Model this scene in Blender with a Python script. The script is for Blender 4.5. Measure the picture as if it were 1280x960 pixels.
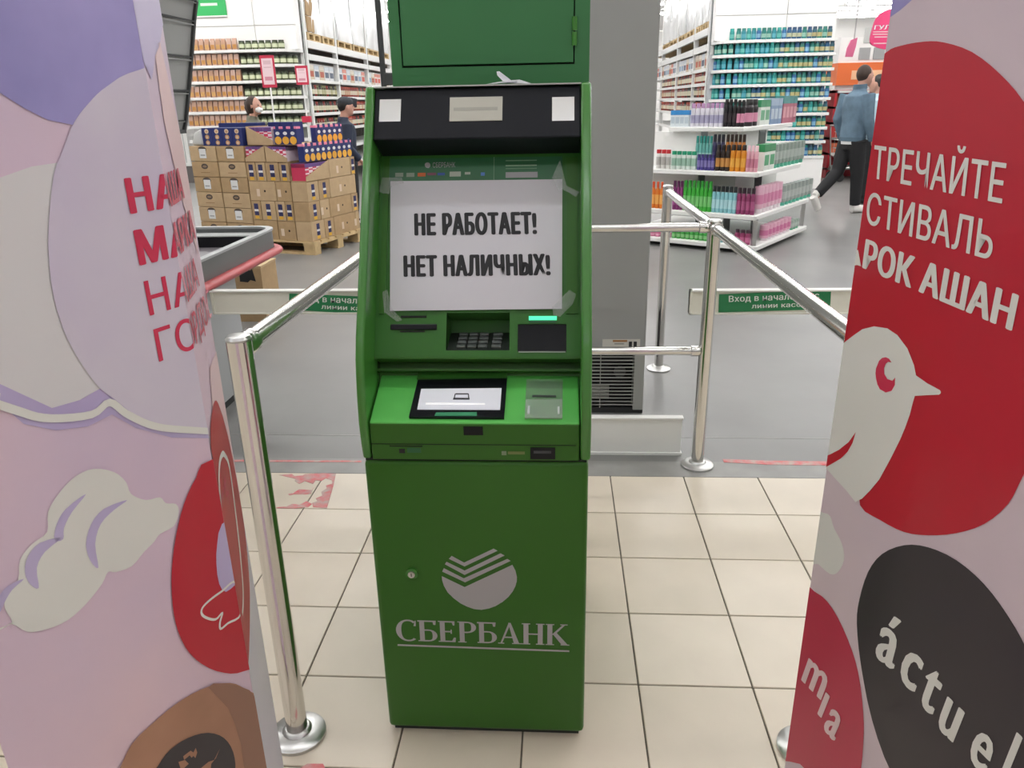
import bpy, bmesh, math, random
import numpy as np
from mathutils import Matrix, Vector
random.seed(7)
for o in list(bpy.data.objects): bpy.data.objects.remove(o)
scene = bpy.context.scene
COL = scene.collection
# ------------------------------------------------------------------ camera
PITCH, YAW, ROLL, FPX = 0.356437, 0.065991, -0.0201133, 947.10
CAM = np.array([0.0, -2.82796, 1.4605])
_F = np.array([-math.sin(YAW)*math.cos(PITCH), math.cos(YAW)*math.cos(PITCH), -math.sin(PITCH)])
_r = np.array([math.cos(YAW), math.sin(YAW), 0.0]); _u = np.cross(_r, _F)
_A = math.cos(ROLL)*_r + math.sin(ROLL)*_u
_B = -math.sin(ROLL)*_r + math.cos(ROLL)*_u
cd = bpy.data.cameras.new('camera'); cam = bpy.data.objects.new('camera', cd); COL.objects.link(cam)
cd.sensor_width = 36; cd.lens = FPX*36/1280; cd.clip_start = 0.02; cd.clip_end = 200
M3 = Matrix((( _A[0], _B[0], -_F[0]), (_A[1], _B[1], -_F[1]), (_A[2], _B[2], -_F[2])))
cam.matrix_world = Matrix.Translation(Vector(CAM)) @ M3.to_4x4()
scene.camera = cam
# ------------------------------------------------------------------ world, exposure
w = bpy.data.worlds.new('world'); scene.world = w; w.use_nodes = True
w.node_tree.nodes['Background'].inputs[0].default_value = (1, 1, 1, 1)
w.node_tree.nodes['Background'].inputs[1].default_value = 0.05
vs = scene.view_settings
vs.view_transform = 'Standard'; vs.look = 'None'; vs.gamma = 1; vs.use_curve_mapping = False; vs.exposure = 0.0
E_STORE, E_MID, E_FRONT = 19.0, 12.5, 7.5        # lamp strengths: sales floor / entrance zone

# ------------------------------------------------------------------ pixel -> place
def ray(u, v): return _F + _A*((u-640)/FPX) - _B*((v-480)/FPX)
def onZ(u, v, z=0.0): d = ray(u, v); return CAM + d*((z-CAM[2])/d[2])
def onY(u, v, y): d = ray(u, v); return CAM + d*((y-CAM[1])/d[1])
def onX(u, v, x): d = ray(u, v); return CAM + d*((x-CAM[0])/d[0])
class Plane:
    def __init__(s, o, ex, ey):
        s.o = np.array(o, float); s.ex = np.array(ex, float)/np.linalg.norm(ex); s.ey = np.array(ey, float)/np.linalg.norm(ey)
        s.n = np.cross(s.ex, s.ey)
    def pix(s, u, v, off=0.0):
        d = ray(u, v); o = s.o + s.n*off
        p = CAM + d*(((o-CAM) @ s.n)/(d @ s.n)) - o
        return np.array([p @ s.ex, p @ s.ey])
    def to(s, a, b, off=0.0): return s.o + s.ex*a + s.ey*b + s.n*off

# ------------------------------------------------------------------ materials
def lin(c):
    if isinstance(c, str):
        c = c.lstrip('#')
        c = [int(c[i:i+2], 16)/255 for i in (0, 2, 4)]
    return tuple(x/12.92 if x <= .04045 else ((x+.055)/1.055)**2.4 for x in c)
_mats = {}
def mat(name, col, rough=.5, metal=0., var=0., scale=8., bump=0., emit=0., spec=.5, alpha=1., trans=0., coat=0., dirt=None):
    if name in _mats: return _mats[name]
    m = bpy.data.materials.new(name); m.use_nodes = True; nt = m.node_tree; b = nt.nodes['Principled BSDF']
    c = lin(col) if isinstance(col, str) else col
    b.inputs['Base Color'].default_value = (*c, 1); b.inputs['Roughness'].default_value = rough; b.inputs['Metallic'].default_value = metal
    b.inputs['Specular IOR Level'].default_value = spec; b.inputs['Alpha'].default_value = alpha; b.inputs['Transmission Weight'].default_value = trans
    b.inputs['Coat Weight'].default_value = coat; b.inputs['Coat Roughness'].default_value = .1
    if emit: b.inputs['Emission Color'].default_value = (*c, 1); b.inputs['Emission Strength'].default_value = emit
    if var or bump:
        tc = nt.nodes.new('ShaderNodeTexCoord'); n = nt.nodes.new('ShaderNodeTexNoise')
        n.inputs['Scale'].default_value = scale; n.inputs['Detail'].default_value = 5
        nt.links.new(tc.outputs['Object'], n.inputs['Vector'])
        if var:
            mx = nt.nodes.new('ShaderNodeMix'); mx.data_type = 'RGBA'
            d = dirt if dirt else tuple(x*(1-var) for x in c)
            mx.inputs['A'].default_value = (*[min(1, x*(1+var*.5)) for x in c], 1); mx.inputs['B'].default_value = (*d, 1)
            rmp = nt.nodes.new('ShaderNodeMapRange'); rmp.inputs['From Min'].default_value = .3; rmp.inputs['From Max'].default_value = .7
            nt.links.new(n.outputs['Fac'], rmp.inputs['Value']); nt.links.new(rmp.outputs['Result'], mx.inputs['Factor'])
            nt.links.new(mx.outputs['Result'], b.inputs['Base Color'])
        if bump:
            bp = nt.nodes.new('ShaderNodeBump'); bp.inputs['Strength'].default_value = bump; bp.inputs['Distance'].default_value = .01
            nt.links.new(n.outputs['Fac'], bp.inputs['Height']); nt.links.new(bp.outputs['Normal'], b.inputs['Normal'])
    _mats[name] = m; return m

# ------------------------------------------------------------------ mesh helpers
def base_of(p):
    v = Vector((0, 0, 0))
    while p is not None: v = v + p.location; p = p.parent
    return v
def link_mesh(name, me, parent=None):
    o = bpy.data.objects.new(name, me); COL.objects.link(o); o.parent = parent
    return o
class MB:
    def __init__(s): s.v = []; s.f = []; s.mi = []
    def add(s, vs_, fs, m=0):
        k = len(s.v); s.v += [tuple(map(float, p)) for p in vs_]
        for f in fs: s.f.append([i+k for i in f]); s.mi.append(m)
        return s
    def box(s, x0, x1, y0, y1, z0, z1, m=0):
        return s.add([(x, y, z) for z in (z0, z1) for y in (y0, y1) for x in (x0, x1)],
                     [(0,2,3,1),(4,5,7,6),(0,1,5,4),(2,6,7,3),(0,4,6,2),(1,3,7,5)], m)
    def pbox(s, P, a0, a1, b0, b1, d0, d1, m=0):      # box on a Plane: a,b ranges, depth range along n
        vs_ = [P.to(a, b, d) for d in (d0, d1) for b in (b0, b1) for a in (a0, a1)]
        return s.add(vs_, [(0,2,3,1),(4,5,7,6),(0,1,5,4),(2,6,7,3),(0,4,6,2),(1,3,7,5)], m)
    def prism(s, lo, hi, m=0):                         # two matching 3d outlines
        n = len(lo)
        return s.add(list(lo)+list(hi), [tuple(range(n))[::-1], tuple(range(n, 2*n))] + [(i, (i+1) % n, n+(i+1) % n, n+i) for i in range(n)], m)
    def poly(s, pts, m=0): return s.add(pts, [tuple(range(len(pts)))], m)
    def tube(s, pts, rad, n=12, m=0, cap=True):
        pts = [np.array(p, float) for p in pts]; rs = rad if hasattr(rad, '__len__') else [rad]*len(pts)
        vs_ = []; t0 = pts[1]-pts[0]; t0 /= np.linalg.norm(t0)
        a = np.cross(t0, (0, 0, 1)) if abs(t0[2]) < .9 else np.cross(t0, (0, 1, 0)); a /= np.linalg.norm(a)
        for i, p in enumerate(pts):
            t = pts[min(i+1, len(pts)-1)] - pts[max(i-1, 0)]; t /= np.linalg.norm(t)
            a = a - t*(a @ t); a /= np.linalg.norm(a); b = np.cross(t, a)
            r = rs[i]; ra, rb = r if hasattr(r, '__len__') else (r, r)
            vs_ += [p + a*ra*math.cos(2*math.pi*k/n) + b*rb*math.sin(2*math.pi*k/n) for k in range(n)]
        fs = [(i*n+k, i*n+(k+1) % n, (i+1)*n+(k+1) % n, (i+1)*n+k) for i in range(len(pts)-1) for k in range(n)]
        if cap: fs += [tuple(range(n))[::-1], tuple(range((len(pts)-1)*n, len(pts)*n))]
        return s.add(vs_, fs, m)
    def lathe(s, prof, n=12, c=(0, 0, 0), m=0, sx=1., sy=1.):
        vs_ = [(c[0]+r*sx*math.cos(2*math.pi*k/n), c[1]+r*sy*math.sin(2*math.pi*k/n), c[2]+z) for r, z in prof for k in range(n)]
        fs = [(i*n+k, i*n+(k+1) % n, (i+1)*n+(k+1) % n, (i+1)*n+k) for i in range(len(prof)-1) for k in range(n)]
        fs += [tuple(range(n))[::-1], tuple(range((len(prof)-1)*n, len(prof)*n))]
        return s.add(vs_, fs, m)
    def ell(s, c, rx, ry, rz, n=12, m=0):
        prof = [(math.sin(math.pi*i/n)+1e-4, -math.cos(math.pi*i/n)) for i in range(n+1)]
        vs_ = [(c[0]+r*rx*math.cos(2*math.pi*k/n), c[1]+r*ry*math.sin(2*math.pi*k/n), c[2]+z*rz) for r, z in prof for k in range(n)]
        fs = [(i*n+k, i*n+(k+1) % n, (i+1)*n+(k+1) % n, (i+1)*n+k) for i in range(n) for k in range(n)]
        return s.add(vs_, fs, m)
    def mesh(s, name, mats, smooth=False, bevel=0., seg=2):
        me = bpy.data.meshes.new(name); me.from_pydata(s.v, [], s.f)
        for m in (mats if isinstance(mats, (list, tuple)) else [mats]): me.materials.append(m)
        me.polygons.foreach_set('material_index', s.mi)
        bm = bmesh.new(); bm.from_mesh(me)
        bmesh.ops.recalc_face_normals(bm, faces=bm.faces)
        if bevel:
            ed = [e for e in bm.edges if len(e.link_faces) == 2 and e.calc_face_angle(0) > .5]
            bmesh.ops.bevel(bm, geom=ed, offset=bevel, segments=seg, affect='EDGES', profile=.5, clamp_overlap=True)
        bm.to_mesh(me); bm.free()
        if smooth:
            for p in me.polygons: p.use_smooth = True
            try: me.set_sharp_from_angle(angle=math.radians(40))
            except Exception: pass
        me.update(); return me
    def build(s, name, mats, parent=None, smooth=False, bevel=0., seg=2):
        me = s.mesh(name, mats, smooth, bevel, seg)
        if parent is not None: me.transform(Matrix.Translation(-base_of(parent)))
        return link_mesh(name, me, parent)
    def build_at(s, name, mats, smooth=False, bevel=0., seg=2):     # top-level, origin at its base centre
        me = s.mesh(name, mats, smooth, bevel, seg)
        a = np.array([v.co for v in me.vertices]); lo, hi = a.min(0), a.max(0)
        c = Vector(((lo[0]+hi[0])/2, (lo[1]+hi[1])/2, lo[2])); me.transform(Matrix.Translation(-c))
        o = link_mesh(name, me); o.location = c; return o
def tag(o, label=None, cat=None, group=None, kind=None):
    if label: o['label'] = label
    if cat: o['category'] = cat
    if group: o['group'] = group
    if kind: o['kind'] = kind
    return o
def thing(name, label, cat, loc=(0, 0, 0), group=None):
    o = bpy.data.objects.new(name, None); COL.objects.link(o); o.location = Vector(tuple(float(x) for x in loc)); o.empty_display_size = .1
    return tag(o, label, cat, group)
def struct(o, label=None, cat=None): return tag(o, label, cat, kind='structure')
def smooth_closed(pts, n=5):
    pts = [np.array(p, float) for p in pts]; N = len(pts); out = []
    for i in range(N):
        p0, p1, p2, p3 = pts[i-1], pts[i], pts[(i+1) % N], pts[(i+2) % N]
        for k in range(n):
            t = k/n
            out.append(.5*((2*p1)+(-p0+p2)*t+(2*p0-5*p1+4*p2-p3)*t*t+(-p0+3*p1-3*p2+p3)*t**3))
    return out
def clip_rect(poly, a0, a1, b0, b1):
    def cl(p, ax, lim, keep):
        out = []
        for i in range(len(p)):
            c, d = p[i-1], p[i]; ci, di = keep(c[ax]-lim), keep(d[ax]-lim)
            if ci != di: t = (lim-c[ax])/(d[ax]-c[ax]); out.append(c+(d-c)*t)
            if di: out.append(d)
        return out
    p = [np.array(q, float) for q in poly]
    for ax, lim, k in ((0, a0, lambda x: x >= 0), (0, a1, lambda x: x <= 0), (1, b0, lambda x: x >= 0), (1, b1, lambda x: x <= 0)):
        if p: p = cl(p, ax, lim, k)
    return p
# text: verts in cap-height units, baseline 0
_txt = {}
def _raw_text(s, off, spacing):
    c = bpy.data.curves.new('t', 'FONT'); c.body = s; c.size = 1; c.offset = off; c.space_character = spacing; c.resolution_u = 3
    o = bpy.data.objects.new('t', c); COL.objects.link(o)
    dg = bpy.context.evaluated_depsgraph_get(); dg.update()
    me = bpy.data.meshes.new_from_object(o.evaluated_get(dg))
    v = np.array([(p.co.x, p.co.y) for p in me.vertices]); f = [tuple(p.vertices) for p in me.polygons]
    bpy.data.objects.remove(o); bpy.data.curves.remove(c); bpy.data.meshes.remove(me)
    return v, f
def text2d(s, bold=0., spacing=1.):
    key = (s, bold, spacing)
    if key not in _txt:
        cap = _raw_text('H', 0, 1)[0]; c0, c1 = cap[:, 1].min(), cap[:, 1].max()
        v, f = _raw_text(s, 0, spacing); v = v.copy(); v[:, 0] -= v[:, 0].min(); v[:, 1] -= c0; v /= (c1-c0)
        v = np.hstack([v, np.zeros((len(v), 1))])
        if bold:                                    # heavier strokes: the same glyphs laid side by side, hair-thin layers apart
            V, Fs = [], []
            for li, (dx, dy) in enumerate(((-1, 0), (-.5, .35), (0, 0), (.5, -.35), (1, 0), (-.5, -.35), (.5, .35))):
                k = sum(map(len, V)); V.append(v*(1, 1-bold*.4, 0)+(bold*dx+bold, bold*dy*.6+bold*.2, li*4e-5)); Fs += [tuple(i+k for i in t) for t in f]
            v, f = np.vstack(V), Fs
        _txt[key] = (v, f)
    return _txt[key]
def text_fit(name, s, P, BL, BR, TL, m, parent, off=.001, bold=0., spacing=1.):
    v, f = text2d(s, bold, spacing); W = v[:, 0].max()
    p0 = P.pix(*BL, off); ex = (P.pix(*BR, off)-p0)/W; ey = P.pix(*TL, off)-p0
    return MB().add([P.to(*(p0+ex*x+ey*y), off+l) for x, y, l in v], f).build(name, m, parent)
def decal(name, P, px, m, parent, off=.001, rect=None, sm=0):
    p = [P.pix(u, v, off) for u, v in px]
    if sm: p = smooth_closed(p, sm)
    if rect: p = clip_rect(p, *rect)
    if len(p) < 3: return None
    return MB().poly([P.to(a, b, off) for a, b in p]).build(name, m, parent)
def prect(P, px, d0, d1, off=0.):           # oriented box on a plane from a pixel rectangle (u0,v0,u1,v1)
    u0, v0, u1, v1 = px; q = [P.pix(u, v, off) for u, v in ((u0, v0), (u1, v0), (u1, v1), (u0, v1))]
    a0, a1 = (q[0][0]+q[3][0])/2, (q[1][0]+q[2][0])/2; b1, b0 = (q[0][1]+q[1][1])/2, (q[2][1]+q[3][1])/2
    return a0, a1, b0, b1
def copy_tree(o, parent=None):
    c = o.copy(); COL.objects.link(c); c.parent = parent
    for ch in list(o.children): copy_tree(ch, c)
    return c

# ------------------------------------------------------------------ palette
chrome = mat('chrome', (.72, .71, .69), .12, 1.)
steel = mat('brushed_steel', (.55, .55, .54), .3, 1.)
white_paint = mat('white_paint', (.9, .89, .87), .45)
shelf_white = mat('shelf_white', (.82, .82, .8), .4)
black = mat('black_plastic', (.012, .012, .014), .35, spec=.3)
dark = mat('dark_rubber', (.03, .03, .03), .7)
paperm = mat('white_paper', (.64, .63, .67), .8, var=.04, scale=3)
ink = mat('black_ink', (.01, .01, .012), .6)
card = mat('brown_cardboard', '#b39670', .85, var=.10, scale=14)
card_l = mat('pale_cardboard', '#bfa480', .85, var=.08, scale=14)
wood = mat('pallet_wood', '#cbb083', .8, var=.22, scale=9)
white_pl = mat('white_plastic', (.8, .8, .8), .35)

# ================================================================== STRUCTURE
TX0 = -1.28683; T = .3
tile_m = [mat('beige_tile%d' % i, c, .32, var=.05, scale=5) for i, c in enumerate(('#d9ccb9', '#d5c9b6', '#dcd0be'))]
grout = mat('dark_grout', '#6b6357', .9, var=.2, scale=20)
conc = mat('grey_concrete', (.215, .212, .206), .34, var=.16, scale=1.3, bump=.05)
conc_d = mat('dark_concrete', (.30, .295, .28), .45, var=.3, scale=4)
fl = struct(MB().box(-9, 9, -8, 0, -.12, -.004).build('floor_entrance', grout), 'beige square floor tiles with dark grout at the entrance', 'floor')
tmesh = [MB().box(-T/2+.0022, T/2-.0022, -T/2+.0022, T/2-.0022, -.02, 0).mesh('tile', tm, bevel=.0015, seg=1) for tm in tile_m]
for i in range(-4, 14):
    for j in range(0, 11):
        t = link_mesh('tile', random.choice(tmesh), fl); t.location = (TX0+(i+.5)*T, -(j+.5)*T, 0)
far = MB()
far.box(-9, TX0-4*T, -8, 0, -.02, 0).box(TX0+14*T, 9, -8, 0, -.02, 0).box(TX0-4*T, TX0+14*T, -8, -11*T, -.02, 0)
far.build('tile_border', tile_m[0], fl)
struct(MB().box(-16, 16, .14, 34, -.12, 0).build('floor_hall', conc), 'polished grey concrete floor of the sales hall', 'floor')
struct(MB().box(-16, 16, 0, .14, -.12, .0).build('trim_1', conc_d), 'dark worn concrete threshold strip before the tiles', 'threshold')
joint = MB().box(-3, 4, .385, .392, -.002, .0008).build('trim_2', conc_d); struct(joint, 'thin dark joint line across the concrete floor', 'floor joint')
# red worn tape
tape_red = mat('worn_red_tape', '#c9525c', .6, var=.5, scale=25, dirt=(.5, .42, .38))
def flat_px(name, px, z, m, label, cat, sm=0):
    p = [onZ(u, v, 0) for u, v in px]
    if sm: p = smooth_closed(p, sm)
    o = MB().prism([(a[0], a[1], .0002) for a in p], [(a[0], a[1], z) for a in p]).build_at(name, m)
    return tag(o, label, cat)
flat_px('floor_tape', [(903, 574), (960, 576), (1036, 577), (1036, 582), (960, 581), (905, 578)], .0012, tape_red, 'torn red tape strip on the threshold beside the right advertising stand', 'tape')
flat_px('floor_tape', [(-60, 571), (230, 574.5), (452, 576), (452, 578), (230, 577), (-60, 574)], .0012, tape_red, 'thin red tape line on the threshold left of the cash machine', 'tape')
fm = thing('floor_marking', 'worn red floor marking patch on the tiles left of the cash machine', 'floor marking', onZ(390, 612))
fz = lambda p: (200+p[0]/4.364, 480+p[1]/4.364)
for px in ([fz(p) for p in q] for q in ([(650,497),(720,492),(735,503),(780,500),(790,492),(890,487),(960,490),(945,560),(930,610),(910,680),(880,676),(835,672),(830,650),(860,640),(850,625),(885,610),(880,590),(910,570),(905,555),(940,545),(938,525),(905,515),(880,530),(850,525),(835,545),(790,530),(760,545),(735,530),(740,518),(700,508)],
        [(735,590),(760,575),(830,580),(838,560),(825,600),(790,603),(720,602)], [(690,670),(720,655),(760,660),(800,640),(830,655),(810,672),(735,680),(630,678),(632,673)], [(700,600),(722,596),(726,604),(705,608)])):
    p = [onZ(u, v, 0) for u, v in px]
    MB().prism([(a[0], a[1], .0002) for a in p], [(a[0], a[1], .0012) for a in p]).build('paint', tape_red, fm)
fm['group'] = 'red floor markings'
flat_px('floor_marking', [(376, 960), (384, 955), (404, 955), (408, 964), (378, 966)], .0012, tape_red, 'small red worn floor marking at the left post flange', 'floor marking')

wallm = mat('wall_white', (.82, .81, .79), .7)
ceilm = mat('ceiling_white', (.8, .8, .8), .8)
struct(MB().box(-16, 16, 33, 33.2, 0, 5).build('wall_back', wallm)); struct(MB().box(-16.2, -16, -8, 33, 0, 5).build('wall_left', wallm))
struct(MB().box(16, 16.2, -8, 33, 0, 5).build('wall_right', wallm)); struct(MB().box(-16, 16, -8.2, -8, 0, 5).build('wall_front', mat('wall_grey', (.5, .49, .48), .7)))
struct(MB().box(-16.2, 16.2, -8.2, 33.2, 4.8, 5).build('ceiling', ceilm))
# lamps ------------------------------------------------------------
lamp_s = mat('lamp_store', (1, .99, .975), emit=E_STORE); lamp_f = mat('lamp_entrance', (.92, .955, 1), emit=E_FRONT)
housing = mat('lamp_housing', (.45, .45, .45), .5)
def lamp_proto(em):
    r = thing('ceiling_light', 'long white strip light under the ceiling', 'ceiling light', (0, 0, 0), 'ceiling strip lights')
    MB().box(-1.9, 1.9, -.03, .03, .02, .08).build('housing', housing, r)
    MB().box(-1.85, 1.85, -.085, .085, -.012, .02).build('diffuser', em, r)
    MB().box(-1.5, -1.49, -.005, .005, .08, .5).build('hanger', housing, r); MB().box(1.49, 1.5, -.005, .005, .08, .5).build('hanger', housing, r)
    return r
pS = lamp_proto(lamp_s); pF = lamp_proto(lamp_f); pM = lamp_proto(mat('lamp_threshold', (.985, .985, 1), emit=E_MID)); useS = useF = useM = False
for yy in (2.2, 4.6, 7.0, 9.2, 12.5, 15.5, 18.5, 21.5, 23, 24.5, 26, 27.5, 29, 30.5):
    for xx in ((-11, -6.5, -2, 2.5, 7, 11.5) if yy not in (23, 26, 29, 30.5) else (7, 11.5)):
        o = copy_tree(pS) if useS else pS; useS = True
        o.location = (xx, yy, 4.3); o['label'] = 'long white strip light under the sales hall ceiling'; o['group'] = 'hall strip lights'
for xx in (-4.2, 0., 4.2):
    o = copy_tree(pM) if useM else pM; useM = True
    o.location = (xx, -1.3, 4.3); o['label'] = 'strip light over the threshold above the cash machine'; o['group'] = 'threshold strip lights'
for yy in (-3.7, -6.6):
    for xx in (-4.2, 0., 4.2):
        o = copy_tree(pF) if useF else pF; useF = True
        o.location = (xx, yy, 4.3); o['label'] = 'dim strip light over the tiled entrance zone'; o['group'] = 'entrance strip lights'

# ================================================================== CASH MACHINE
AX0, AX1, AYF, AYB = -.418, .063, -1.386, -.70
g_body = mat('atm_green', (.040, .148, .018), .36, var=.06, scale=2.5, spec=.28)
g_rim = mat('atm_green_edge', (.055, .225, .035), .25, coat=.4)
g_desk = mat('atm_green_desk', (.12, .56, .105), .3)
g_in = mat('atm_green_inner', (.038, .155, .024), .35, spec=.3)
g_pr = mat('atm_print_green', (.02, .13, .045), .4)
glossb = mat('gloss_black', (.008, .009, .012), .2, spec=.25)
greyp = mat('grey_print', (.42, .41, .42), .5)
dkgap = mat('seam_black', (.006, .01, .006), .8)
mirror = mat('mirror', (.9, .9, .9), .04, 1.)
clear = mat('clear_plastic', (.62, .72, .62), .12, alpha=.22, coat=.5)
clear_tape = mat('clear_tape', (.85, .88, .85), .18, alpha=.13, coat=.8, bump=1., scale=60)
acx = (AX0+AX1)/2
atm = thing('cash_machine', 'green floor-standing cash machine with a taped paper notice', 'cash machine', (acx, (AYF+AYB)/2, 0))
MB().box(AX0+.012, AX1-.012, AYF+.012, AYB-.01, 0, .03).build('plinth', dark, atm)
chest = MB().box(AX0, AX1, AYF, AYB, .012, .7462).build('chest', g_body, atm, smooth=True, bevel=.012, seg=3)
CP = Plane((0, AYF, 0), (1, 0, 0), (0, 0, 1))
z4 = lambda x, y: (470+x/4.74, 660+y/4.74)
for nm, pts, sm in (('logo_disc', [(390,285),(525,350),(808,218),(835,290),(830,330),(800,390),(740,445),(680,475),(620,485),(550,470),(480,435),(420,375),(395,330)], 0),
                ('logo_chevron', [(448,165),(522,205),(697,122),(720,135),(525,228),(432,183)], 0), ('logo_chevron', [(418,200),(525,252),(738,150),(762,163),(525,278),(408,215)], 0),
                ('logo_chevron', [(402,238),(520,298),(778,183),(798,195),(528,322),(392,258)], 0), ('underline', [(128,688),(1145,725),(1145,735),(128,698)], 0)):
    if nm == 'logo_disc':
        arc = [(835,290),(834,315),(826,345),(810,376),(785,408),(750,438),(710,462),(670,477),(625,485),(580,480),(540,466),(500,446),(460,416),(425,382),(402,342),(392,310)]
        pts = [(390,285),(525,350),(808,218),(826,252)] + arc
    decal(nm, CP, [z4(*p) for p in pts], greyp, atm, .0012)
# serif letters (cap height 1)
def arcs(cx, cy, rx, ry, t0, t1, w0, w1, n=12):     # crescent stroke: ring whose width swells in the middle
    q = []
    for i in range(n):
        a, b = [math.radians(t0+(t1-t0)*(i+k)/n) for k in (0, 1)]
        def pr(t):
            ww = w0+(w1-w0)*abs(math.cos(t)); return (cx+rx*math.cos(t), cy+ry*math.sin(t)), (cx+(rx-ww)*math.cos(t), cy+(ry-w0)*math.sin(t))
        (o1, i1), (o2, i2) = pr(a), pr(b); q.append([o1, o2, i2, i1])
    return q
R4 = lambda x0, x1, y0, y1: [(x0, y0), (x1, y0), (x1, y1), (x0, y1)]
ST, TH = .19, .065
def stem(x): return [R4(x, x+ST, 0, 1), R4(x-.07, x+ST+.07, 0, TH*.7), R4(x-.07, x+ST+.07, 1-TH*.7, 1)]
G = {'С': (.86, arcs(.48, .5, .48, .52, 52, 308, .07, .21, 18) + [[(.70, .72), (.79, .72), (.80, .98), (.76, .98)]]),
     'Б': (.80, stem(.07)[:2] + [R4(0, .70, 1-TH, 1), [(.62, .80), (.70, .80), (.72, 1), (.58, 1)]] + arcs(.40, .29, .36, .29, -90, 90, .06, .19, 10) + [R4(.2, .42, 0, TH), R4(.2, .42, .58-TH, .58)]),
     'Е': (.76, stem(.07) + [R4(.07, .66, 0, TH), R4(.07, .64, 1-TH, 1), R4(.2, .52, .5-TH/2, .5+TH/2), [(.58, .8), (.64, .8), (.65, 1), (.52, 1)], [(.60, .22), (.68, .22), (.66, 0), (.50, 0)], R4(.48, .53, .4, .6)]),
     'Р': (.76, stem(.07) + arcs(.36, .73, .36, .27, -90, 90, .06, .19, 10) + [R4(.2, .38, 1-TH, 1), R4(.2, .38, .46, .46+TH)]),
     'А': (.92, [[(.08, 0), (.15, 0), (.46, .86), (.42, 1)], [(.62, 0), (.83, 0), (.50, 1), (.40, 1)], R4(.24, .66, .28, .28+TH), R4(0, .24, 0, TH*.7), R4(.54, .92, 0, TH*.7)]),
     'Н': (.92, stem(.07) + stem(.62) + [R4(.2, .7, .5-TH/2, .5+TH/2)]),
     'К': (.90, stem(.07) + [[(.24, .50), (.68, 1), (.78, 1), (.34, .48)], [(.26, .55), (.42, .60), (.88, 0), (.64, 0)], R4(.56, .84, 1-TH*.7, 1), R4(.58, .92, 0, TH*.7)])}
p0 = CP.pix(496, 800.5, .0012); p1 = CP.pix(711, 807, .0012); pt = CP.pix(494, 774.5, .0012)
word = 'СБЕРБАНК'; Wt = sum(G[c][0] for c in word); exv = (p1-p0)/Wt; eyv = pt-p0; x = 0
for c in word:
    b = MB()
    for qi, q in enumerate(G[c][1]): b.poly([CP.to(*(p0+exv*(x+a)+eyv*d), .0012+qi*2e-5) for a, d in q])
    b.build('letter', greyp, atm); x += G[c][0]
lk = CP.to(*CP.pix(515, 716)); b = MB()
lock = MB().tube([lk+(0, -.0, 0), lk+(0, -.006, 0)], .014, 20).build('lock', g_rim, atm, smooth=True)
MB().tube([lk+(0, -.004, 0), lk+(0, -.009, 0)], .008, 16).build('cylinder', steel, lock, smooth=True)
MB().box(lk[0]-.001, lk[0]+.001, lk[1]-.0097, lk[1]-.0085, lk[2]-.004, lk[2]+.004).build('keyhole', ink, lock)
# side cheeks: profile (y, z)
prof = [(-1.384, .749), (-1.390, .785), (-1.394, .835), (-1.390, .884), (-1.383, .928), (-1.374, .970), (-1.355, 1.014), (-1.31, 1.096), (-1.237, 1.232), (-1.194, 1.312), (-1.149, 1.397), (-1.097, 1.497), (AYB, 1.497), (AYB, .749)]
for x0, x1 in ((AX0-.001, AX0+.018), (AX1-.018, AX1+.004)):
    MB().prism([(x0, y, z) for y, z in prof], [(x1, y, z) for y, z in prof]).build('side_cheek', g_rim, atm, smooth=True, bevel=.006, seg=3)
XI0, XI1 = AX0+.018, AX1-.018
MB().box(XI0, XI1, -.99, AYB+.004, .75, 1.4955).build('rear_housing', g_body, atm)
MB().box(XI0, XI1, -1.095, -.98, 1.4935, 1.4965).build('top_cover', mat('pale_edge', (.5, .52, .5), .4), atm)
MB().box(AX0+.004, AX1-.004, AYF+.006, AYB, .7440, .7500).build('seam', dkgap, atm)
# leaning fascia plane (outer rim line)
FP = Plane((0, -1.357, 1.014), (1, 0, 0), (0, .26, .483))
def fr(u0, v0, u1, v1, off): return prect(FP, (u0, v0, u1, v1), 0, 0, off)
def bx(name, m, px, off, th, parent=atm, bevel=0., P=FP, smooth=False):
    a0, a1, b0, b1 = prect(P, px, 0, 0, off); return MB().pbox(P, a0, a1, b0, b1, off-th, off).build(name, m, parent, bevel=bevel, smooth=smooth)
h = fr(480, 109.5, 700, 173, -.012)
hdr = MB().pbox(FP, XI0, XI1, h[2], h[3], -.10, -.012).build('header', mat('header_black', (.010, .011, .015), .35, spec=.2), atm, bevel=.003)
for px in ((474, 124, 501, 152), (690, 121, 718, 151)): bx('mirror', mirror, px, -.0105, .003, hdr, .0005)
pl = bx('label_plate', mat('plate_grey', (.50, .49, .42), .5), (562, 121, 628, 151), -.0105, .003, hdr, .0006)
bx('print', mat('plate_line', (.38, .37, .32), .6), (567, 134, 622, 138), -.0102, .0005, pl)
# inner fascia with holes
D = -.092
hi = fr(480, 165, 700, 446, D); bt, bb = hi[3]+.03, hi[2]
holes = [fr(558, 391, 637, 438, D), fr(647, 405, 708, 440, D)]
xs = sorted({XI0, XI1, *[q[i] for q in holes for i in (0, 1)]}); ys = sorted({bb, bt, *[q[i] for q in holes for i in (2, 3)]})
b = MB()
for i in range(len(xs)-1):
    for j in range(len(ys)-1):
        cx_, cy_ = (xs[i]+xs[i+1])/2, (ys[j]+ys[j+1])/2
        if any(q[0] < cx_ < q[1] and q[2] < cy_ < q[3] for q in holes): continue
        b.pbox(FP, xs[i], xs[i+1], ys[j], ys[j+1], D-.012, D)
fas = b.build('fascia', g_in, atm)
bx('fascia_frame', g_body, (477, 196, 484, 392), D+.004, .004); bx('fascia_frame', g_body, (708, 196, 722, 392), D+.004, .004)
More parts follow.
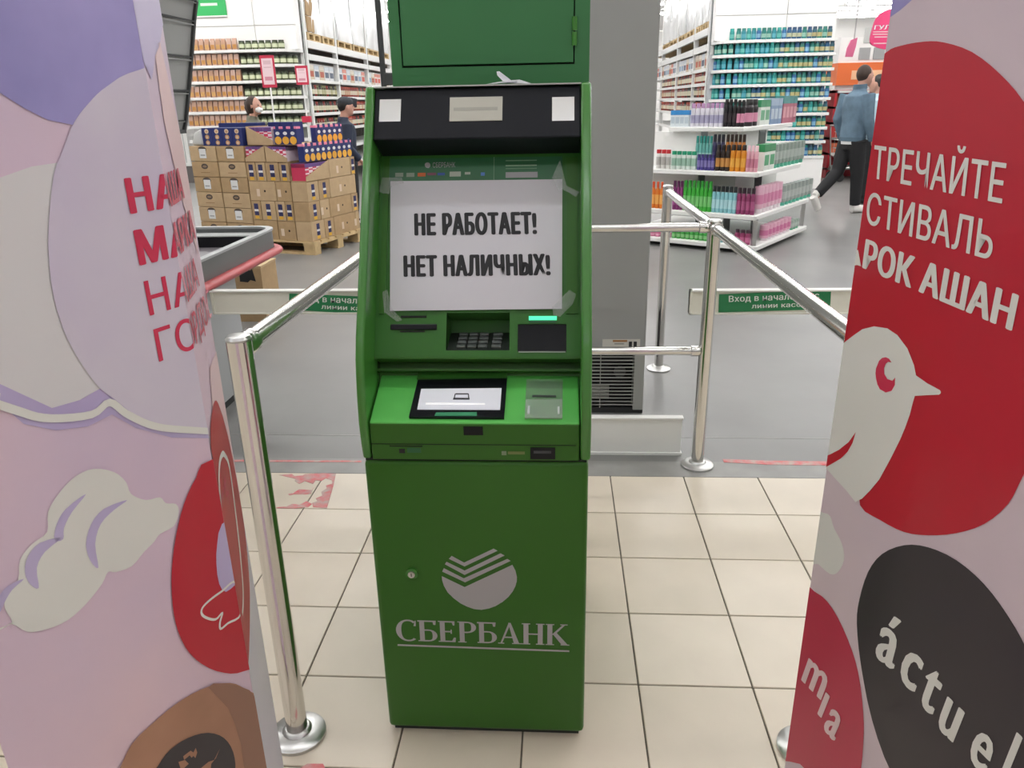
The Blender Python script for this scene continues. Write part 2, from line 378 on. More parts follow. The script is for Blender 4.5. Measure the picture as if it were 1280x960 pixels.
# instruction strip
bx('info_strip', g_pr, (486, 197, 703, 230), D+.003, .003)
o_ = D+.0036
text_fit('strip_text', 'СБЕРБАНК', FP, (541, 209.5), (569, 209), (541, 203.5), greyp, atm, o_, .0)
decal('strip_logo', FP, [(531,205),(534,203),(537,204),(538,207),(536,210),(532,209)], greyp, atm, o_, sm=2)
for px, c in (((494,216,504,221),'#8a9a86'),((508,216,518,221),'#8a9a86'),((522,216,532,220.5),'#c8642c'),((534,216,545,219),'#7a4656'),((547,216,556,219),'#2c52a0'),((562,214.5,576,220.5),'#a9b3a3'),((581,215,588,218),'#a9b3a3'),((601,215.5,606,219.5),'#5a86c8'),
              ((632,200,671,201),'#7fa482'),((632,206,671,207.5),'#8fae90'),((632,210,671,211),'#6f9472'),((617,196,617.8,226),'#6f9472')):
    bx('card_mark', mat('mark'+c, c, .5), px, o_, .0005)
bx('barcode_mark', mat('barcode_grey', (.36, .36, .37), .5), (632, 215, 672, 222), o_, .0005)
# left column of the lower fascia: slots
bx('card_slot', glossb, (488, 405, 546, 412), D+.004, .006, bevel=.0015); bx('slot_lip', dkgap, (500, 413, 531, 415), D+.002, .003); bx('receipt_slit', dkgap, (501, 394.5, 533, 397), D+.002, .003)
# pin pad niche
q = holes[0]
b = MB(); b.pbox(FP, q[0], q[1], q[2], q[3], D-.075, D-.07); b.pbox(FP, q[0]-.002, q[0], q[2], q[3], D-.075, D-.001); b.pbox(FP, q[1], q[1]+.002, q[2], q[3], D-.075, D-.001)
b.pbox(FP, q[0], q[1], q[3], q[3]+.002, D-.075, D-.001)
b.build('keypad_niche', g_in, atm)
KP = Plane(FP.to(q[0], q[2]+.001, D-.002), (1, 0, 0), np.array(FP.to(q[0], q[2]+(q[3]-q[2])*.62, D-.062))-np.array(FP.to(q[0], q[2]+.001, D-.002)))
kw = q[1]-q[0]; kl = float(np.linalg.norm(np.array(FP.to(q[0], q[2]+(q[3]-q[2])*.62, D-.062))-np.array(FP.to(q[0], q[2]+.001, D-.002))))
pad = MB().pbox(KP, 0.001, kw-.001, 0, kl, -.01, 0).build('keypad', mat('keypad_dark', (.02, .025, .022), .4), atm)
keym = mat('key_steel', (.16, .18, .17), .35, .5)
for i in range(4):
    for j in range(4):
        a = kw*(.16+.17*i) + (.006 if i == 3 else 0); c_ = kl*(.08+.23*j)
        MB().pbox(KP, a, a+kw*(.14 if i < 3 else .15), c_, c_+kl*.12, 0, .006).build('key', keym, pad, bevel=.0008, seg=1)
# cash flap
bx('cash_shutter', glossb, (647, 405, 708, 440), D-.004, .01); bx('shutter_lip', mat('lip_grey', (.3, .35, .3), .4), (648, 439, 707, 440.5), D+.003, .006)
bx('led_bar', mat('led_green', (.09, .9, .5), .4, emit=.75), (661, 395, 696, 400), D+.003, .004); bx('led_rim', g_pr, (662, 401, 695, 403), D+.003, .004)
# step under the fascia, desk
ds0 = onY(461, 528, -1.388); DZ0 = .836; DBY, DBZ = -1.262, .888
b = MB().box(XI0, XI1, -1.27, -1.16, .85, 1.0)
MB().pbox(FP, XI0, XI1, bb-.060, bb, D-.068, D-.058).build('shadow_step', g_body, atm)
MB().pbox(FP, XI0, XI1, bb-.004, bb, D-.06, D-.001).build('fascia_lip', g_body, atm); MB().pbox(FP, XI0, XI1, bb-.026, bb-.021, D-.058, D-.03).build('step_ledge', g_body, atm)
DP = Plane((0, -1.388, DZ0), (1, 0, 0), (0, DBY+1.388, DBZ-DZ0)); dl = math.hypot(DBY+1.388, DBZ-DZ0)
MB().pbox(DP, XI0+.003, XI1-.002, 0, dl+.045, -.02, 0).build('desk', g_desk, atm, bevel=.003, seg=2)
bq = fr(480, 466, 700, 472, D)
# screen set into the desk
def quad(name, m, px, off, P=DP, parent=atm, th=.004):
    p = [P.pix(u, v, off) for u, v in px]
    return MB().prism([P.to(*a, off-th) for a in p], [P.to(*a, off) for a in p]).build(name, m, parent)
bez = quad('screen_bezel', glossb, [(511, 521), (523, 471.5), (634, 470), (630, 522)], .006, th=.012)
quad('bezel_top', g_in, [(521, 473), (523, 464), (634, 463), (634, 471)], .0105, parent=bez, th=.004)
scr = quad('screen', mat('screen_white', (.70, .71, .76), .15, emit=.25), [(521.5, 511.5), (526.5, 486), (627, 485), (625, 512)], .0075, parent=bez, th=.002)
quad('screen_footer', mat('footer_green', (.04, .26, .12), .3, emit=.15), [(543, 519.5), (545, 515.5), (596, 515), (596, 519.5)], .0075, parent=bez, th=.002)
sk = mat('screen_ink', (.03, .03, .04), .4)
for px in ([(568,493),(570,491.5),(585,491.5),(586,493)], [(567,497.5),(568.5,492),(569.7,492),(568.5,497.5)], [(585,498),(585,492),(586,492),(586.8,498)], [(566,499.5),(567,497),(587,497.3),(587,499.5)]):
    quad('icon', sk, px, .0079, parent=scr, th=.0003)
quad('glare_streak', mat('screen_glare', (.95, .95, .97), .3, emit=.4), [(532,505.5),(532.5,503.5),(606,504),(606,505.8)], .0079, parent=scr, th=.0003)  # screen glare put in as a bright glowing streak
rb = quad('receipt_tray', clear, [(656, 521.5), (658, 474), (703.5, 474), (703, 522)], .006, th=.006)
quad('tray_lip', clear, [(656, 521.5), (657, 499), (703, 499), (703, 522)], .014, parent=rb, th=.003)
quad('tray_slot', mat('slot_grey', (.04, .06, .045), .4), [(665, 496), (665.5, 493.5), (695, 494), (695, 496.5)], .0075, parent=rb, th=.001)
for px in ([(659,517),(660,507),(662.5,507),(662,517)], [(697,517),(697,508),(699.5,508),(699.5,517)]): quad('painted_highlight', mat('highlight_white', (.7, .75, .72), .3), px, .016, parent=rb, th=.002)  # highlights on the clear plastic, put in as opaque white bars
MB().box(XI0+.003, XI1-.002, -1.388, -1.2, .750, DZ0-.002).build('front_panel', g_body, atm, bevel=.003, seg=2)
NP = Plane((0, -1.388, 0), (1, 0, 0), (0, 0, 1))
bx('camera_port', glossb, (579.5, 533.5, 603.5, 544), .002, .003, P=NP)
bx('panel_seam', dkgap, (463, 555.5, 720, 556.3), .0007, .0007, P=NP)
bx('service_slot', dkgap, (487, 557.3, 528, 558.4), .001, .001, P=NP); bx('service_keyhole', ink, (499, 561.5, 506, 566.5), .0015, .0015, P=NP); bx('service_label', g_pr, (509, 560, 526, 566), .001, .001, P=NP)
bx('audio_jack', glossb, (663, 560, 694, 574), .003, .004, P=NP); bx('jack_ridge', mat('jack_grey', (.05, .055, .06), .4), (667, 564, 689, 567), .0045, .002, P=NP)
bx('jack_label', mat('label_mark', (.22, .3, .18), .5), (627, 564, 633, 569), .0007, .0005, P=NP); bx('jack_label', mat('label_text', (.16, .2, .06), .5), (635, 564.5, 656, 568), .0007, .0005, P=NP)

# paper notice
NPd = D+.0055
no = thing('paper_notice', 'white paper notice with bold black lettering taped to the cash machine', 'notice', FP.to(*FP.pix(595, 387, NPd), NPd))
p = [FP.pix(u, v, NPd) for u, v in ((488, 226.5), (703, 224), (702.5, 386), (487.5, 388.5))]
MB().prism([FP.to(*a, NPd-.0006) for a in p], [FP.to(*a, NPd) for a in p]).build('sheet', paperm, no)
def cond(name, s, BL, BR, TL): text_fit(name, s, FP, BL, BR, TL, ink, no, NPd+.0006, .13, 1.15)
cond('lettering', 'НЕ РАБОТАЕТ!', (518, 294.5), (671.5, 292.5), (517.5, 268.5)); cond('lettering', 'НЕТ НАЛИЧНЫХ!', (504.5, 346), (688.5, 344), (504, 321))
for px in ([(473,240),(478,222),(502,222),(505,229),(490,232),(486,243)], [(690,222),(700,200),(708,232),(724,240),(720,246),(702,236),(697,238)], [(478,365),(484,362),(489,385),(503,400),(496,402),(480,390)], [(690,384),(712,362),(720,368),(716,380),(700,396),(692,394)]):
    p = [FP.pix(u, v, NPd+.001) for u, v in px]
    MB().prism([FP.to(*a, NPd+.0008) for a in p], [FP.to(*a, NPd+.0014) for a in p]).build('tape', clear_tape, no)
# scrap of paper on top of the machine
c0 = onZ(637, 104, 1.497)
sc = thing('paper_scrap', 'crumpled white paper scrap lying on top of the cash machine', 'paper', (c0[0], -1.02, 1.497))
xb = onY(637, 104, -1.03)[0]; s1 = (onY(663, 104, -1.03)[0]-onY(606, 104, -1.03)[0])/57
def sp(u, dz, dy=0): return (xb+(u-637)*s1, -1.03+dy, 1.4975+dz)
MB().add([sp(606,0), sp(625,.002), sp(645,.001), sp(664,0), sp(610,.003,.05), sp(628,.008,.05), sp(648,.010,.05), sp(662,.002,.05)], [(0,1,5,4),(1,2,6,5),(2,3,7,6)]).build('sheet', paperm, sc)
MB().add([sp(621,.026,.0), sp(624,.027,.01), sp(628,.022,.01), sp(640,.006,.02), sp(652,.004,.01), sp(630,.004,-.005), sp(622,.018,-.003)], [(0,6,2,1),(6,5,3,2),(5,4,3)]).build('curl', paperm, sc)

# cabinet on top of the machine
g_cab = mat('cabinet_green', (.045, .20, .07), .42, var=.08, scale=3)
CY = -.93
cab = thing('metal_cabinet', 'green metal cabinet with hinged door standing on the cash machine', 'cabinet', (-.163, CY+.13, 1.4975))
cl, cr = onY(488, 60, CY)[0], onY(737, 60, CY)[0]; zt = 2.02
KP2 = Plane((0, CY, 0), (1, 0, 0), (0, 0, 1))
d_l, d_r, d_b = onY(501, 60, CY)[0], onY(718.5, 60, CY)[0], onY(610, 82.5, CY)[2]
MB().box(cl, cr, CY+.012, CY+.27, 1.4985, zt).build('carcass', g_cab, cab)
b = MB().box(cl, d_l, CY, CY+.012, 1.4985, zt).box(d_r, cr, CY, CY+.012, 1.4985, zt).box(d_l, d_r, CY, CY+.012, 1.4985, d_b).box(d_l, d_r, CY, CY+.012, zt-.03, zt)
b.build('frame', g_cab, cab)
MB().box(d_l, d_r, CY+.011, CY+.0125, d_b, zt-.03).build('gap', dkgap, cab)
MB().box(d_l+.0035, d_r-.003, CY-.001, CY+.0105, d_b+.004, zt-.034).build('door', g_cab, cab, bevel=.001, seg=1)
h0, h1 = onY(720, 57, CY)[2], onY(720, 21, CY)[2]; hm = (h0+h1)/2
for za, zb in ((h0, hm-.0015), (hm+.0015, h1)): MB().tube([(d_r-.001, CY-.006, za), (d_r-.001, CY-.006, zb)], .0062, 12).build('hinge', g_rim, cab, smooth=True)

# ================================================================== CHROME BARRIER
ba = thing('chrome_barrier', 'chrome tube barrier with posts and rails around the cash machine', 'barrier', (0, .1, 0))
RP = .0255
def post(x, y, zt=1.03, cap=True):
    MB().tube([(x, y, .0), (x, y, zt-.006)], RP, 24).build('post', chrome, ba, smooth=True)
    MB().lathe([(RP, zt-.008), (RP+.001, zt-.004), (RP-.003, zt+.002), (.012, zt+.004)], 24, (x, y, 0)).build('cap', steel, ba, smooth=True)
    f = MB().lathe([(.068, 0), (.068, .008), (.060, .014), (.036, .018), (.032, .024), (RP+.001, .026)], 32, (x, y, 0)).build('flange', steel, ba, smooth=True)
NL, RRt, FRt, NR, RL = (-.643, -1.405), (.586, .105), (.573, 1.34), (.592, -1.40), (-.62, .105)
for q in (NL, RRt, FRt, NR, RL): post(*q)
def rail(p, q, r=.0205):
    p, q = np.array(p), np.array(q); d = (q-p)/np.linalg.norm(q-p); p2, q2 = p+d*.026, q-d*.026
    MB().tube([p2, q2], r, 20).build('rail', chrome, ba, smooth=True)
    for a, s in ((p2, 1), (q2, -1)):
        MB().tube([a-d*s*.004, a+d*s*.006, a+d*s*.030, a+d*s*.034], [r+.001, r+.005, r+.005, r+.001], 20).build('collar', chrome, ba, smooth=True)
rail((*NL, 1.005), (*RL, 1.005)); rail((*RRt, 1.0), (*NR, 1.005)); rail((*RRt, 1.0), (*FRt, 1.0)); rail((*RL, 1.002), (*RRt, 1.002), .017); rail((*RL, .51), (*RRt, .51), .017)

# low white board and grey unit behind the machine
kb = thing('low_board', 'low white board standing on the floor behind the cash machine', 'board', (.1, .21, 0))
MB().box(-.45, .530, .205, .225, .0, .172).build('panel', white_paint, kb, bevel=.002, seg=1); MB().box(-.455, .535, .197, .233, .168, .178).build('top_lip', white_paint, kb, bevel=.002, seg=1); MB().box(-.455, .535, .199, .231, 0, .012).build('base_lip', white_paint, kb)
gu = mat('unit_grey', (.33, .335, .328), .42, var=.05, scale=2); gu2 = mat('unit_grey_trim', (.36, .36, .33), .5)
UX0, UX1, UY = -.285, .414, .67
un = thing('grey_cabinet', 'tall grey metal cabinet with vent grille behind the cash machine', 'cabinet', (.065, .95, 0))
MB().box(UX0, UX1, UY, 1.25, .305, 2.35).build('body', gu, un, bevel=.006, seg=2)
MB().box(UX0, UX1, UY+.10, 1.25, .03, .305).build('rear_base', dark, un)
for x0, x1 in ((UX0, UX0+.05), (UX1-.05, UX1)): MB().box(x0, x1, UY, UY+.1, .02, .305).build('corner_upright', gu2, un, bevel=.003)
MB().box(UX0+.05, UX1-.05, UY+.09, UY+.1, .03, .305).build('grille_back', ink, un)
MB().box(UX0, UX1, UY+.01, UY+.04, 0, .03).build('kick', dark, un)
sm_ = MB().box(UX0+.05, UX1-.05, UY+.004, UY+.010, -.0022, .0022).mesh('grille_slat', gu2)
for i in range(15):
    s = link_mesh('grille_slat', sm_, un); s.location = Vector((0, 0, .045+.0178*i)) - un.location
MB().box(.2, .204, UY+.002, UY+.006, .03, .305).build('grille_wire', gu2, un)
UP = Plane((0, UY, 0), (1, 0, 0), (0, 0, 1))
a = prect(UP, (700, 486, 762, 503), 0, 0); MB().box(a[0], a[1], UY+.05, UY+.052, a[2], a[3]).build('inner_card', mat('card_grey', (.4, .39, .36), .7), un)
a = prect(UP, (753, 424, 800, 436), 0, 0); st = MB().box(a[0], a[1], UY-.0015, UY, a[2]-.015, a[3]).build('sticker', mat('sticker', (.62, .6, .55), .5), un)
bx('sticker_print', mat('sticker_orange', (.35, .16, .05), .5), (766, 425, 784, 427.5), .002, .0005, st, P=UP); bx('sticker_print', ink, (786, 427, 790, 434), .002, .0005, st, P=UP); bx('sticker_print', ink, (792, 427, 796, 434), .002, .0005, st, P=UP); bx('sticker_print', mat('sticker_grey', (.3, .3, .28), .5), (768, 429, 780, 430.5), .002, .0005, st, P=UP)
MB().tube([(.30, UY+.06, .20), (.30, UY+.055, .20)], .03, 14).build('fan_hub', mat('fan', (.12, .12, .12), .5), un)
# dark pole behind the machine
pk = onY(481, 90, .33); pole = thing('dark_pole', 'dark grey upright pole rising behind the green cabinet', 'pole', (pk[0], .33, 0))
pm = mat('pole_grey', (.055, .06, .062), .5)
MB().tube([(pk[0], .33, 0), (pk[0]-.01, .33, 2.2)], .011, 12).build('shaft', pm, pole, smooth=True); MB().box(pk[0]-.004, pk[0]+.05, .32, .34, 1.53, 1.575).build('bracket', pm, pole, bevel=.004); MB().lathe([(.06, 0), (.06, .01), (.02, .015)], 20, (pk[0], .33, 0)).build('foot', pm, pole)

# ================================================================== GATES
gate_m = mat('gate_cream', (.80, .78, .69), .45, var=.05, scale=6); sign_g = mat('sign_green', (.012, .20, .07), .4); sign_w = mat('sign_white', (.75, .8, .75), .5)
def gate(label, x0, x1, y, z0, z1, px, post_x, sign, lines):
    g = thing('swing_gate', label, 'gate', (post_x, y, 0), 'swing gates of the entrance')
    P = Plane((0, y, 0), (1, 0, 0), (0, 0, 1))
    MB().box(x0, x1, y+.003, y+.03, z0+.006, z1-.006).build('arm_panel', gate_m, g)
    MB().box(x0, x1, y-.006, y+.036, z1-.008, z1).build('top_rail', mat('gate_white', (.8, .79, .75), .4), g, bevel=.002, seg=1); MB().box(x0, x1, y-.004, y+.034, z0, z0+.008).build('bottom_rail', gate_m, g, bevel=.002, seg=1)
    for x in (x0, x1-.012): MB().box(x, x+.012, y-.004, y+.034, z0, z1).build('end_cap', gate_m, g, bevel=.002, seg=1)
    MB().tube([(post_x, y+.015, 0), (post_x, y+.015, .95)], .03, 16).build('hinge_post', steel, g, smooth=True)
    MB().lathe([(.07, 0), (.07, .012), (.03, .02)], 20, (post_x, y+.015, 0)).build('foot', steel, g)
    s = quad('sign', sign_g, sign, .0015, P, g, .0015)
    for t, BL, BR, TL in lines: text_fit('sign_text', t, P, BL, BR, TL, sign_w, s, .0024, .03, 1.05)
    return g
ga = onY(862, 378, .5)[0]
gate('cream swing gate with green sign right of the grey cabinet', ga, 1.50, .5, .553, .664, None, 1.50, [(898, 390.5), (899, 368), (1039, 362.5), (1037.5, 386.5)],
     [('Вход в начало касс', (911, 377.5), (1024, 373), (911, 370.2)), ('линии касс', (939.5, 385.5), (1001, 383.3), (939.5, 380))])
gate('cream swing gate with green sign left of the cash machine', onY(264, 378, .5)[0], -.72, .5, .560, .672, None, -.72, [(361, 387), (361.5, 367), (490, 372), (489, 395)],
     [('Вход в начало касс', (371, 376.3), (484, 381), (371, 369)), ('линии касс', (401.5, 386), (463, 389), (401.5, 380.5))])

# ================================================================== ADVERTISING STANDS
def pr(name, col, rough=.45): return mat(name, lin(col), rough, coat=.35)
pk_base = mat('print_pink', lin('#e2c6d0'), .45, var=.12, scale=2.2, dirt=lin('#d2c0d8'))
pr_pale = pr('print_pale', '#e4dcdd'); pr_lav = mat('print_lavender', lin('#c6bbdb'), .45, var=.10, scale=3, dirt=lin('#b5a6d2')); pr_pur = mat('print_purple', lin('#a9a0d6'), .45, var=.12, scale=4, dirt=lin('#8f8ac4'))
pr_circ = mat('print_grey_lavender', lin('#dcd7de'), .45, var=.08, scale=2.5, dirt=lin('#cbbfd8')); pr_blob = pr('print_grey', '#dcdadc'); pr_red = pr('print_red', '#c2102e'); pr_crim = pr('print_crimson', '#c62f50')
pr_rose = pr('print_rose', '#ecc8cb'); pr_wht = pr('print_white', '#e6e6e0'); pr_blk = pr('print_black', '#322c33'); pr_brn = mat('print_brown', lin('#b98a70'), .45, var=.12, scale=5, dirt=lin('#a3775f')); pr_brd = pr('print_dark_brown', '#996f5b'); pr_txt = pr('print_text_red', '#d32a52')
HT = 1.78
class Face(Plane):
    def __init__(s, p, q):
        d = np.array([q[0]-p[0], q[1]-p[1], 0.]); s.L = float(np.linalg.norm(d)); super().__init__((p[0], p[1], 0), d, (0, 0, 1)); s.rect = (0, s.L, .02, HT)
def totem(label, pts, name='advertising_stand'):
    c = np.mean(pts, axis=0); t = thing(name, label, 'advertising stand', (c[0], c[1], 0), 'advertising stands')
    MB().prism([(x, y, .02) for x, y in pts], [(x, y, HT) for x, y in pts]).build('sleeve', pk_base, t)
    q = [(c[0]+(x-c[0])*.93, c[1]+(y-c[1])*.93) for x, y in pts]
    MB().prism([(x, y, 0) for x, y in q], [(x, y, .02) for x, y in q]).build('base', dark, t)
    return t
LYR = .0005
def stroke(name, F, px, wd, m, parent, lay, sm=0):
    p = [F.pix(u, v, lay*LYR) for u, v in px]; p = smooth_closed(p, 4)[:4*(len(p)-1)+1] if len(p) > 3 else p
    L, R = [], []
    for i, a in enumerate(p):
        t = p[min(i+1, len(p)-1)]-p[max(i-1, 0)]; t /= np.linalg.norm(t)+1e-9; n = np.array([-t[1], t[0]]); L.append(a+n*wd/2); R.append(a-n*wd/2)
    b = MB()
    for i in range(len(p)-1):
        c = clip_rect([L[i], L[i+1], R[i+1], R[i]], *F.rect)
        if len(c) > 2: b.poly([F.to(*k, lay*LYR) for k in c])
    if b.v: b.build(name, m, parent)
# ---- left stand
cD = 1.15; ac = math.radians(-27.5)
LC = np.array([CAM[0]+cD*math.sin(ac), CAM[1]+cD*math.cos(ac)])
def az_dir(a): return np.array([math.sin(math.radians(a)), math.cos(math.radians(a))])
def hit(p, d, az):     # where the line p + t*d crosses the vertical sight plane of azimuth az
    a = math.radians(az); n = np.array([math.cos(a), -math.sin(a)]); return p - d*(((p-CAM[:2]) @ n)/(d @ n))
LN = hit(LC, -az_dir(20), -45.2); LF = hit(LC, az_dir(-16.5), -26.0); LB = np.array([LN[0]-.06, (LN[1]+LF[1])/2+.05])
tl = totem('pink and lavender printed advertising stand left of the cash machine', [LN, LC, LF, LB])
F1, F2 = Face(LN, LC), Face(LC, LF)
zs = lambda ox, oy, k: (lambda p: (ox+p[0]/k, oy+p[1]/k))
def dd(F, t, name, px, m, lay, sm=0): return decal(name, F, px, m, t, lay*LYR, F.rect, sm)
dd(F1, tl, 'print_area', [(-400, 240), (0, 222), (40, 208), (75, 203), (110, 215), (150, 400), (135, 502), (115, 515), (90, 520), (65, 520), (30, 512), (0, 490), (-400, 420)], pr_blob, 1)
dd(F1, tl, 'print_area', [(-400, -60), (300, -60), (300, 60), (178, 86), (135, 107), (110, 130), (91, 156), (60, 150), (30, 135), (0, 116), (-400, 10)], pr_pur, 2)
dd(F1, tl, 'print_area', [(-200, 478), (0, 505), (30, 530), (70, 538), (110, 533), (140, 518), (170, 535), (215, 547), (275, 548), (275, 532), (200, 520), (150, 495), (135, 480), (100, 500), (65, 510), (0, 480)], pr_lav, 1.5)
circ = [(300, 60), (178, 86), (135, 107), (110, 130), (91, 156), (77, 192), (67, 220), (61, 280), (61, 320), (67, 370), (85, 425), (120, 480), (145, 500), (172, 520), (210, 533), (275, 537), (340, 500), (360, 300)]
dd(F1, tl, 'print_area', circ, pr_circ, 3, 4)
stroke('print_line', F1, [(0, 497), (30, 516), (65, 523), (115, 518), (137, 503), (158, 517), (185, 530), (215, 536), (270, 537)], .010, pr_wht, tl, 3.6)
cz_ = zs(0, 480, 2)
dd(F1, tl, 'print_cloud', [cz_(p) for p in [(-60,640),(0,610),(30,595),(12,560),(15,520),(45,490),(50,440),(80,400),(118,370),(120,320),(150,270),(190,230),(235,212),(285,220),(315,245),(328,275),(365,290),(400,283),(415,298),(440,300),(447,320),(435,355),(400,375),(385,395),(360,420),(330,455),(290,470),(270,470),(255,500),(215,550),(170,590),(120,612),(70,620),(30,600),(0,615),(-60,650)]], pr_wht, 2, 3)
for pts in ([(215,400),(228,350),(260,312),(318,290),(285,315),(252,350),(238,400),(246,460),(225,440)], [(62,470),(70,430),(100,397),(152,385),(112,420),(92,460),(97,510),(75,500)], [(136,390),(142,350),(165,312),(215,275),(180,320),(160,360),(158,388)], [(0,530),(20,505),(60,487),(30,515),(12,545),(0,570)]):
    dd(F1, tl, 'print_shade', [cz_(p) for p in pts], pr_lav, 3, 3)
dd(F1, tl, 'print_red', [cz_(p) for p in [(700,180),(528,190),(490,235),(460,300),(440,380),(430,460),(430,530),(440,600),(465,660),(505,700),(560,722),(620,715),(760,650)]], pr_red, 4, 3)
dd(F1, tl, 'print_bird', [cz_(p) for p in [(555,350),(543,400),(541,450),(548,500),(565,520),(590,500),(620,480),(600,340)]], pr_lav, 5, 2)
stroke('print_line', F1, [cz_(p) for p in [(590,496),(555,518),(525,540),(506,560),(505,576),(520,586),(540,588),(556,572),(550,596),(552,612),(570,598),(602,574)]], .004, pr_wht, tl, 5.5)
dd(F1, tl, 'print_brown', [cz_(p) for p in [(260,1040),(300,960),(330,900),(380,850),(440,800),(500,765),(560,748),(610,760),(700,830),(760,1000),(600,1200)]], pr_brn, 4, 3)
dd(F1, tl, 'print_brown', [cz_(p) for p in [(520,758),(560,748),(610,760),(640,785),(700,900),(720,1000),(660,1050),(618,1000),(602,900),(570,810)]], pr_brd, 5, 2)
dd(F1, tl, 'print_black', [cz_(p) for p in [(370,1010),(395,955),(425,915),(470,885),(520,872),(560,885),(583,920),(588,970),(570,1040),(470,1100)]], pr_blk, 6, 3)
mz = zs(120, 800, 4.267)
for pts in ([(465,620),(505,590),(520,600),(532,575),(540,600),(530,630),(520,618),(510,628),(500,615),(470,640)], [(440,650),(475,640),(495,660),(470,683),(450,683)], [(560,683),(600,650),(630,640),(660,580),(640,630),(615,660),(610,700),(570,700)]): dd(F1, tl, 'print_mark', [mz(p) for p in pts], pr_brn, 7)
# side face of the left stand
side_base = mat('print_side', lin('#e3dfe6'), .45, var=.06, scale=3, dirt=lin('#d6d0e2'))
dd(F2, tl, 'print_area', [(100, -100), (400, -100), (420, 545), (240, 545), (170, 80)], side_base, 1)
dd(F2, tl, 'print_area', [(150, -40), (215, -40), (200, 55), (194, 70), (190, 100), (182, 82), (178, 80), (160, 0)], pr_lav, 2)
dd(F2, tl, 'print_area', [(194, 70), (197, 55), (200, 52), (215, 120), (235, 210), (248, 320), (225, 240), (205, 150)], pr_rose, 2)
dd(F2, tl, 'print_area', [(262, 460), (274, 430), (300, 520), (312, 620), (280, 620), (268, 540)], pr_rose, 2)
dd(F2, tl, 'print_red', [cz_(p) for p in [(500,300),(525,180),(527,100),(537,42),(550,60),(570,130),(590,230),(610,350),(622,470),(625,560),(620,715),(600,760),(560,600)]], mat('print_red_side', lin('#b83a3c'), .45), 3, 3)
stroke('print_line', F2, [cz_(p) for p in [(600,578),(590,540),(575,450),(556,330),(548,250),(549,200),(555,177),(562,178),(574,210),(590,330),(602,440),(608,520),(606,575)]], .010, pr_wht, tl, 4)
stroke('print_line', F2, [cz_(p) for p in [(556,290),(561,255),(563,235),(566,280),(570,270),(574,300)]], .006, pr_txt, tl, 5)
# wrapped slogan: text in the unrolled surface, cut at the corner edge
def wrap_text(s, BL, TL, bold, spacing):
    v, f = text2d(s, bold, spacing); p0 = F1.pix(*BL); hcap = F1.pix(*TL)[1]-p0[1]
    bm = bmesh.new(); vv = [bm.verts.new((p0[0]+x*hcap*.95, p0[1]+y*hcap, l)) for x, y, l in v]
    for t in f:
        try: bm.faces.new([vv[i] for i in t])
        except ValueError: pass
    bmesh.ops.bisect_plane(bm, geom=bm.verts[:]+bm.edges[:]+bm.faces[:], plane_co=(F1.L, 0, 0), plane_no=(1, 0, 0))
    for F, test, sh in ((F1, lambda x: x <= F1.L, 0), (F2, lambda x: F1.L < x < F1.L+F2.L, F1.L)):
        b = MB()
        for t in bm.faces:
            if test(t.calc_center_median().x): b.poly([F.to(q.co.x-sh, q.co.y, 4.6*LYR+q.co.z) for q in t.verts])
        if b.v: b.build('slogan', pr_txt, tl)
    bm.free()
wrap_text('НАША', (161.5, 267.5), (151, 226), .07, 1.08); wrap_text('МАРКА', (173, 332), (163.5, 291), .07, 1.08); wrap_text('НАША', (186, 394.5), (176.5, 355), .02, 1.05); wrap_text('ГОРДОСТЬ', (197.5, 452), (188.5, 415), .02, 1.05)
# ---- right stand
aR = math.radians(21.0); RC = np.array([CAM[0]+1.2*math.sin(aR), CAM[1]+1.2*math.cos(aR)])
RN = RC - az_dir(-17)*.47; RF = RC+np.array([.10, .19]); RB = np.array([RN[0]+.09, (RN[1]+RF[1])/2+.04])
tr = totem('red and pink printed advertising stand with white bird emblem', [RC, RN, RB, RF][::-1])
G1 = Face(RC, RN)
zt_, zl, z5, z6 = zs(940, 0, 2), zs(940, 480, 2), zs(1030, 300, 4.8), zs(1020, 470, 4.175)
pink_r = mat('print_mauve', lin('#dccbd0'), .45, var=.06, scale=2.2, dirt=lin('#cfbec9'))
dd(G1, tr, 'print_area', [(900, -300), (1500, -300), (1600, 1400), (800, 1400)], pink_r, .6)
dd(G1, tr, 'print_area', [(1080, -60), (1190, -60), (1140, 0), (1125, 13), (1112, 22), (1090, 40)], pr_pur, 1)
dd(G1, tr, 'print_red', [(1060, 110)] + [zt_(p) for p in [(330,135),(370,115),(430,104),(480,106),(550,130),(620,185),(680,255)]] + [(1318, 190), (1345, 290), (1352, 380), (1335, 490)] + [zl(p) for p in [(680,225),(640,300),(580,350),(510,373),(440,378),(380,370),(320,340),(270,303)]] + [(1075, 590), (1060, 540), (1015, 450), (1010, 300)], pr_red, 2, 3)
dd(G1, tr, 'print_bird', [(1030, 450), (1058, 426)] + [z5(p) for p in [(180,570),(230,535),(300,518),(380,530),(440,570),(500,650),(540,750),(552,812),(620,860),(695,900),(701,910),(700,920),(690,928),(620,931),(545,935)]] + [z6(p) for p in [(505,140),(490,200),(465,270),(440,330),(390,430),(330,540),(280,600),(240,640),(205,658),(160,600),(100,535),(65,495)]] + [(1010, 560)], pr_wht, 3)
dd(G1, tr, 'print_eye', [z5(p) for p in [(405,735),(390,712),(370,703),(348,708),(330,725),(312,770),(309,800),(312,830),(320,865),(335,895),(370,915),(405,905),(425,870),(427,825),(410,845),(380,835),(362,805),(360,770),(370,743),(385,730)]], pr_txt, 4)
dd(G1, tr, 'print_smile', [z6(p) for p in [(208,292),(190,350),(165,395),(130,430),(65,468),(40,480),(40,420),(72,410),(120,385),(170,345)]], pr_red, 4)
